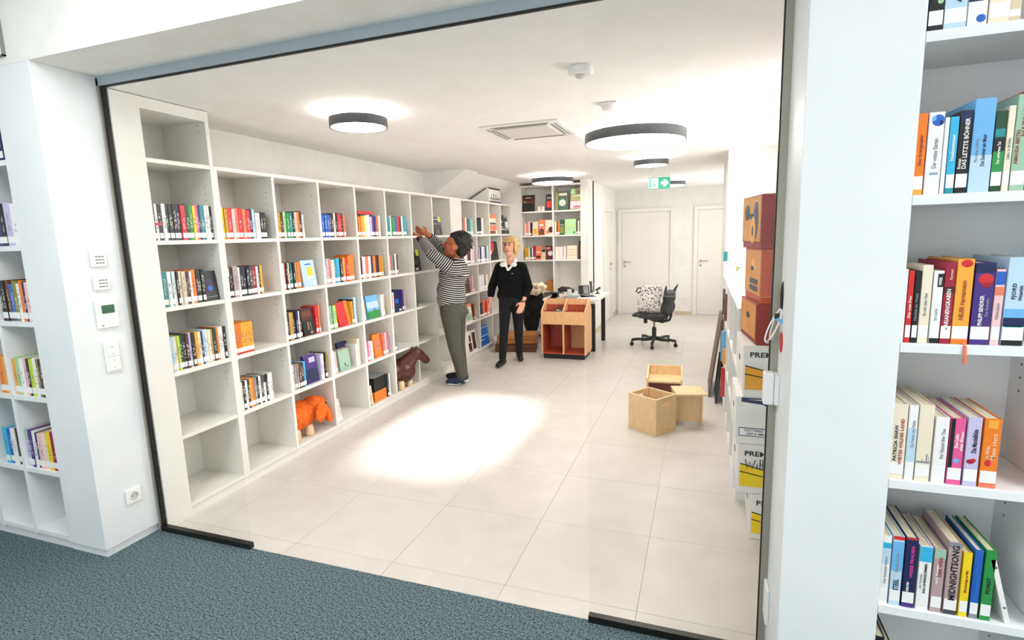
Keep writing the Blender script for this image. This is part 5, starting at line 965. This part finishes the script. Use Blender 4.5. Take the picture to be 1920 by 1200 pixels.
# ---- the reaching person in the striped shirt
base = (-2.52, 5.25, 0)
FN = Vector((-0.90, -0.22, 0.30)); HC = Vector((-2.50, 5.22, 1.515))
shN, elN, wrN = (-2.47, 5.07, 1.27), (-2.645, 4.97, 1.443), (-2.822, 5.075, 1.592)
shF, elF, wrF = (-2.58, 5.42, 1.33), (-2.775, 5.40, 1.535), (-2.815, 5.25, 1.638)
hipN, knN, anN = (-2.555, 5.16, 0.84), (-2.52, 5.15, 0.455), (-2.445, 5.165, 0.11)
hipF, knF, anF = (-2.57, 5.34, 0.84), (-2.565, 5.35, 0.44), (-2.56, 5.40, 0.085)
mb = MB(); head(mb, HC, FN, (0.3, 0, 1), 1.13)
mb.cap((-2.47, 5.25, 1.30), 0.06, (-2.475, 5.245, 1.46), 0.056)
mb.ball((-2.545, 5.25, 1.17), (0.11, 0.155, 0.16)).ball((-2.575, 5.25, 0.97), (0.12, 0.15, 0.17)).ball((-2.555, 5.25, 0.86), (0.10, 0.14, 0.10))
mb.cap(shN, 0.05, elN, 0.042).cap(elN, 0.042, wrN, 0.030).cap(shF, 0.05, elF, 0.042).cap(elF, 0.042, wrF, 0.030).cap((-2.48, 5.10, 1.28), 0.055, (-2.55, 5.40, 1.31), 0.055)
for a, b, c in ((hipN, knN, anN), (hipF, knF, anF)): mb.cap(a, 0.07, b, 0.05).cap(b, 0.05, c, 0.035)
hand(mb, wrN, (-0.80, 0.12, 0.58), (0.2, 0.9, 0.3), 0.30); hand(mb, wrF, (-0.75, -0.45, 0.38), (-0.1, -0.5, 0.85), 0.35)
man = blob('person', mb, 0.0055, SKM, None, base, 3); tag(man, 'person in a striped shirt on tiptoe reaching up into the shelving', 'person')
nail_face(man, base, HC, FN, (0.3, 0, 1), 1.13, '#8f3d2e', '#1c1210')
blob('hair', (lambda m: (hair(m, HC + Vector((0.024, 0.004, 0.004)), FN, (0.3, 0, 1), 1.15), m)[1])(MB()), 0.007, noisy('black_hair', '#0b0a0a', '#1c1918', 60, 0.6, 0.6, 4, (1, 1, 1)), man, base, 2)
mb = MB()
mb.ball((-2.55, 5.25, 1.19), (0.145, 0.195, 0.165)).ball((-2.575, 5.25, 1.03), (0.155, 0.19, 0.17)).ball((-2.578, 5.25, 0.945), (0.157, 0.19, 0.13)).cap((-2.57, 5.20, 0.885), 0.125, (-2.57, 5.30, 0.885), 0.125)
mb.cap((-2.47, 5.11, 1.275), 0.088, (-2.55, 5.38, 1.305), 0.088).ball((-2.455, 5.25, 1.24), (0.085, 0.15, 0.12)).cap((-2.472, 5.25, 1.28), 0.075, (-2.472, 5.25, 1.365), 0.066)
mb.cap(shN, 0.082, elN, 0.060).cap(elN, 0.060, (-2.785, 5.053, 1.561), 0.044).cap(shF, 0.08, elF, 0.058).cap(elF, 0.058, (-2.805, 5.285, 1.615), 0.043)
def stripes():
    m = mat('striped_jersey', '#1a1a1e', 0.85); nt = m.node_tree; L = nt.links.new; b = nt.nodes['Principled BSDF']
    at = N(m, 'ShaderNodeAttribute'); at.attribute_name = 'stripe'
    mu = N(m, 'ShaderNodeMath', operation='MULTIPLY'); mu.inputs[1].default_value = 2 * math.pi / 0.023; L(at.outputs['Fac'], mu.inputs[0])
    sn = N(m, 'ShaderNodeMath', operation='SINE'); L(mu.outputs[0], sn.inputs[0])
    cr = N(m, 'ShaderNodeValToRGB'); cr.color_ramp.elements[0].position = 0.68; cr.color_ramp.elements[1].position = 0.84; cr.color_ramp.elements[0].color = lin('#1b1b20'); cr.color_ramp.elements[1].color = lin('#d9d6d0')
    md = N(m, 'ShaderNodeMath', operation='MULTIPLY_ADD'); md.inputs[1].default_value = 0.5; md.inputs[2].default_value = 0.5; L(sn.outputs[0], md.inputs[0]); L(md.outputs[0], cr.inputs['Fac']); L(cr.outputs['Color'], b.inputs['Base Color'])
    return m
shirt = blob('shirt', mb, 0.007, stripes(), man, base, 4)
at = shirt.data.attributes.new('stripe', 'FLOAT', 'POINT')
def along(p, a, b, c):
    best = None; acc = 0
    for q0, q1 in ((a, b), (b, c)):
        q0, q1 = Vector(q0), Vector(q1); v = q1 - q0; t_ = max(0, min(1, (p - q0).dot(v) / v.length_squared)); dd = (p - q0 - v * t_).length
        if best is None or dd < best[0]: best = (dd, acc + (p - q0).dot(v) / v.length)
        acc += v.length
    return best
for i, v in enumerate(shirt.data.vertices):
    p = v.co + Vector(base); val = p.z + 0.25 * (p.x + 2.5) * (1 if p.z < 1.2 else 0.6)
    dn, sn_ = along(p, shN, elN, wrN); df, sf_ = along(p, shF, elF, wrF)
    if dn < 0.095 and sn_ > 0.03: val = 5 - sn_
    elif df < 0.095 and sf_ > 0.03: val = 7 - sf_
    at.data[i].value = val
mb = MB()
mb.cap((-2.56, 5.19, 0.86), 0.125, (-2.565, 5.31, 0.86), 0.125).ball((-2.53, 5.25, 0.80), (0.12, 0.175, 0.12))
for a, b, c in ((hipN, knN, anN), (hipF, knF, anF)): mb.cap((a[0], a[1], a[2] - 0.03), 0.112, b, 0.075).cap(b, 0.075, (c[0], c[1], c[2] - 0.0), 0.062)
blob('trousers', mb, 0.008, noisy('olive_grey_trousers', '#45443c', '#504f46', 120, 0.85, 0.1), man, base, 4)
SHOE = mat('navy_shoe', '#24344f', 0.5); SOLE = mat('pale_sole', '#d8dadb', 0.5)
for (c, dy, lift, nm) in ((anN, 0.0, 0.045, 'shoe'), (anF, 0.0, 0.02, 'shoe')):
    x, y = c[0], c[1]
    sh = blob(nm, MB().cap((x + 0.03, y, lift + 0.055), 0.040, (x - 0.08, y - 0.01, 0.045), 0.040).cap((x - 0.08, y - 0.01, 0.045), 0.040, (x - 0.17, y - 0.015, 0.035), 0.030).cap((x + 0.0, y, 0.09 + lift * 0.3), 0.05, (x, y, 0.06), 0.045), 0.007, SHOE if c is anN else BLACK, man, base, 3)
    blob('sole', MB().cap((x + 0.045, y, lift + 0.014), 0.0135, (x - 0.06, y - 0.01, 0.014), 0.0135).cap((x - 0.06, y - 0.01, 0.014), 0.0135, (x - 0.175, y - 0.015, 0.0135), 0.0133).ball((x - 0.12, y - 0.012, 0.014), (0.075, 0.042, 0.0135)).ball((x + 0.02, y, lift + 0.012), (0.05, 0.034, 0.013)), 0.005, SOLE if c is anN else BLACK, man, base, 2)
MB().tube([Vector(wrN) - Vector(base) + Vector((0.0, 0.0, 0.0)) + Vector((0.018 * math.cos(a) * 1.0, 0.034 * math.sin(a), 0.030 * math.cos(a))) for a in [2 * math.pi * i / 16 for i in range(16)]], 0.007, 8, True).build('wrist_watch', BLACK, man, smooth=True)
MB().ball(Vector(wrN) - Vector(base) + Vector((-0.01, -0.036, 0.01)), (0.02, 0.008, 0.02), 12, 8).build('watch_face', BLACK, man, smooth=True)

# ---- the standing person in black
base = (-2.26, 6.28, 0)
FW = Vector((-0.12, -0.92, 0.28)); HW = Vector((-2.245, 6.27, 1.455))
sR, eR, wR = (-2.405, 6.31, 1.215), (-2.525, 6.32, 0.965), (-2.53, 6.26, 0.80)
sL, eL, wL = (-2.115, 6.31, 1.215), (-2.035, 6.32, 0.97), (-2.075, 6.22, 0.80)
hR, kR, aR = (-2.335, 6.29, 0.83), (-2.345, 6.23, 0.44), (-2.345, 6.14, 0.085)
hL, kL, aL = (-2.19, 6.32, 0.83), (-2.205, 6.38, 0.44), (-2.245, 6.50, 0.085)
mb = MB(); head(mb, HW, FW, (0, 0.25, 1), 1.0)
mb.cap((-2.255, 6.30, 1.24), 0.05, (-2.248, 6.285, 1.40), 0.048).ball((-2.26, 6.31, 1.12), (0.145, 0.085, 0.15)).ball((-2.262, 6.31, 0.93), (0.13, 0.085, 0.16))
for a, b, c in ((sR, eR, wR), (sL, eL, wL)): mb.cap(a, 0.045, b, 0.036).cap(b, 0.036, c, 0.024)
mb.cap((-2.40, 6.31, 1.235), 0.045, (-2.12, 6.31, 1.235), 0.045)
for a, b, c in ((hR, kR, aR), (hL, kL, aL)): mb.cap(a, 0.062, b, 0.042).cap(b, 0.042, c, 0.03)
hand(mb, wR, (-0.05, -0.22, -1), (0.35, -0.9, 0.2), 0.22); hand(mb, wL, (-0.30, -0.28, -0.95), (-0.8, -0.6, 0.3), 0.22)
wom = blob('person', mb, 0.0055, SKW, None, base, 3); tag(wom, 'person in a black jumper with white collar looking up at the shelving', 'person')
nail_face(wom, base, HW, FW, (0, 0.25, 1), 1.0, '#b0584c', '#3a2a20')
blob('hair', (lambda m: (hair(m, HW + Vector((0.0, 0.01, 0.004)), FW, (0, 0.25, 1), 1.04, True), m)[1])(MB()), 0.007, noisy('blonde_hair', '#b98b4c', '#e6c98f', 40, 0.6, 0.5, 4, (3, 3, 0.6)), wom, base, 2)
KNIT = noisy('black_knit', '#0b0b0d', '#151517', 60, 0.95, 0.3, spec=0.2)
mb = MB().ball((-2.26, 6.31, 1.13), (0.185, 0.115, 0.14)).ball((-2.262, 6.31, 1.0), (0.182, 0.12, 0.15)).ball((-2.264, 6.31, 0.90), (0.182, 0.122, 0.10)).cap((-2.38, 6.31, 1.22), 0.064, (-2.14, 6.31, 1.22), 0.064).cap((-2.36, 6.31, 0.87), 0.09, (-2.17, 6.31, 0.87), 0.09)
for a, b, c in ((sR, eR, wR), (sL, eL, wL)):
    m_ = Vector(b).lerp(Vector(c), 0.55); mb.cap(a, 0.068, b, 0.055).cap(b, 0.055, m_, 0.046)
blob('jumper', mb, 0.007, KNIT, wom, base, 4)
blob('collar', MB().cap((-2.315, 6.26, 1.285), 0.022, (-2.26, 6.195, 1.19), 0.012).cap((-2.185, 6.26, 1.285), 0.022, (-2.25, 6.195, 1.19), 0.012).cap((-2.315, 6.26, 1.285), 0.022, (-2.30, 6.34, 1.30), 0.018).cap((-2.185, 6.26, 1.285), 0.022, (-2.20, 6.34, 1.30), 0.018).cap((-2.30, 6.34, 1.30), 0.018, (-2.20, 6.34, 1.30), 0.018).ball((-2.325, 6.205, 1.255), (0.042, 0.016, 0.030)).ball((-2.18, 6.205, 1.255), (0.042, 0.016, 0.030)), 0.006, mat('white_shirt', '#f2f1ee', 0.8), wom, base, 3)
NAVYT = noisy('navy_trousers', '#06070b', '#0b0e16', 30, 0.9, 0.1)
mb = MB().cap((-2.335, 6.31, 0.86), 0.10, (-2.19, 6.32, 0.86), 0.10).ball((-2.262, 6.31, 0.82), (0.165, 0.11, 0.10))
for a, b, c in ((hR, kR, aR), (hL, kL, aL)): mb.cap((a[0], a[1], a[2] - 0.02), 0.088, b, 0.060).cap(b, 0.060, (c[0], c[1], c[2] + 0.01), 0.046)
blob('trousers', mb, 0.008, NAVYT, wom, base, 4)
for (c, dx, dy) in ((aR, 0.0, -0.16), (aL, 0.07, -0.14)):
    x, y = c[0], c[1]
    blob('shoe', MB().cap((x, y + 0.03, 0.045), 0.042, (x + dx * 0.5, y + dy * 0.5, 0.042), 0.040).cap((x + dx * 0.5, y + dy * 0.5, 0.042), 0.040, (x + dx, y + dy, 0.036), 0.034).cap((x, y, 0.10), 0.044, (x, y, 0.05), 0.042), 0.007, BLACK, wom, base, 3)
MB().tube([Vector(wL) - Vector(base) + Vector((0.030 * math.cos(a), 0.026 * math.sin(a), 0.008 * math.cos(a))) for a in [2 * math.pi * i / 16 for i in range(16)]], 0.007, 8, True).build('wrist_watch', BLACK, wom, smooth=True)
MB().ball(Vector((-2.20, 6.192, 1.145)) - Vector(base), (0.012, 0.004, 0.006), 10, 6).build('brooch', STEEL, wom, smooth=True)
# ---- the smallest book spines, too many to count, as one mass
me = bpy.data.meshes.new('small_books'); me.from_pydata(SMALL['v'], [], SMALL['f'])
for m in SMALL['mats']: me.materials.append(m)
me.polygons.foreach_set('material_index', SMALL['m']); me.update()
sb = put('small_books', me, None); sb['kind'] = 'stuff'; tag(sb, 'rows of small book spines in the farther shelving and the corner bookcase', 'books')
# ---- lettering as plain meshes
dg = bpy.context.evaluated_depsgraph_get()
for o in [q for q in bpy.data.objects if q.type == 'FONT']:
    nm = o.name; me = bpy.data.meshes.new_from_object(o.evaluated_get(dg)); par = o.parent; mb_ = o.matrix_basis.copy(); cv = o.data
    bpy.data.objects.remove(o); n = bpy.data.objects.new(nm, me); COL.objects.link(n); n.parent = par; n.matrix_basis = mb_
print('books', NB[0], 'objects', len(bpy.data.objects))
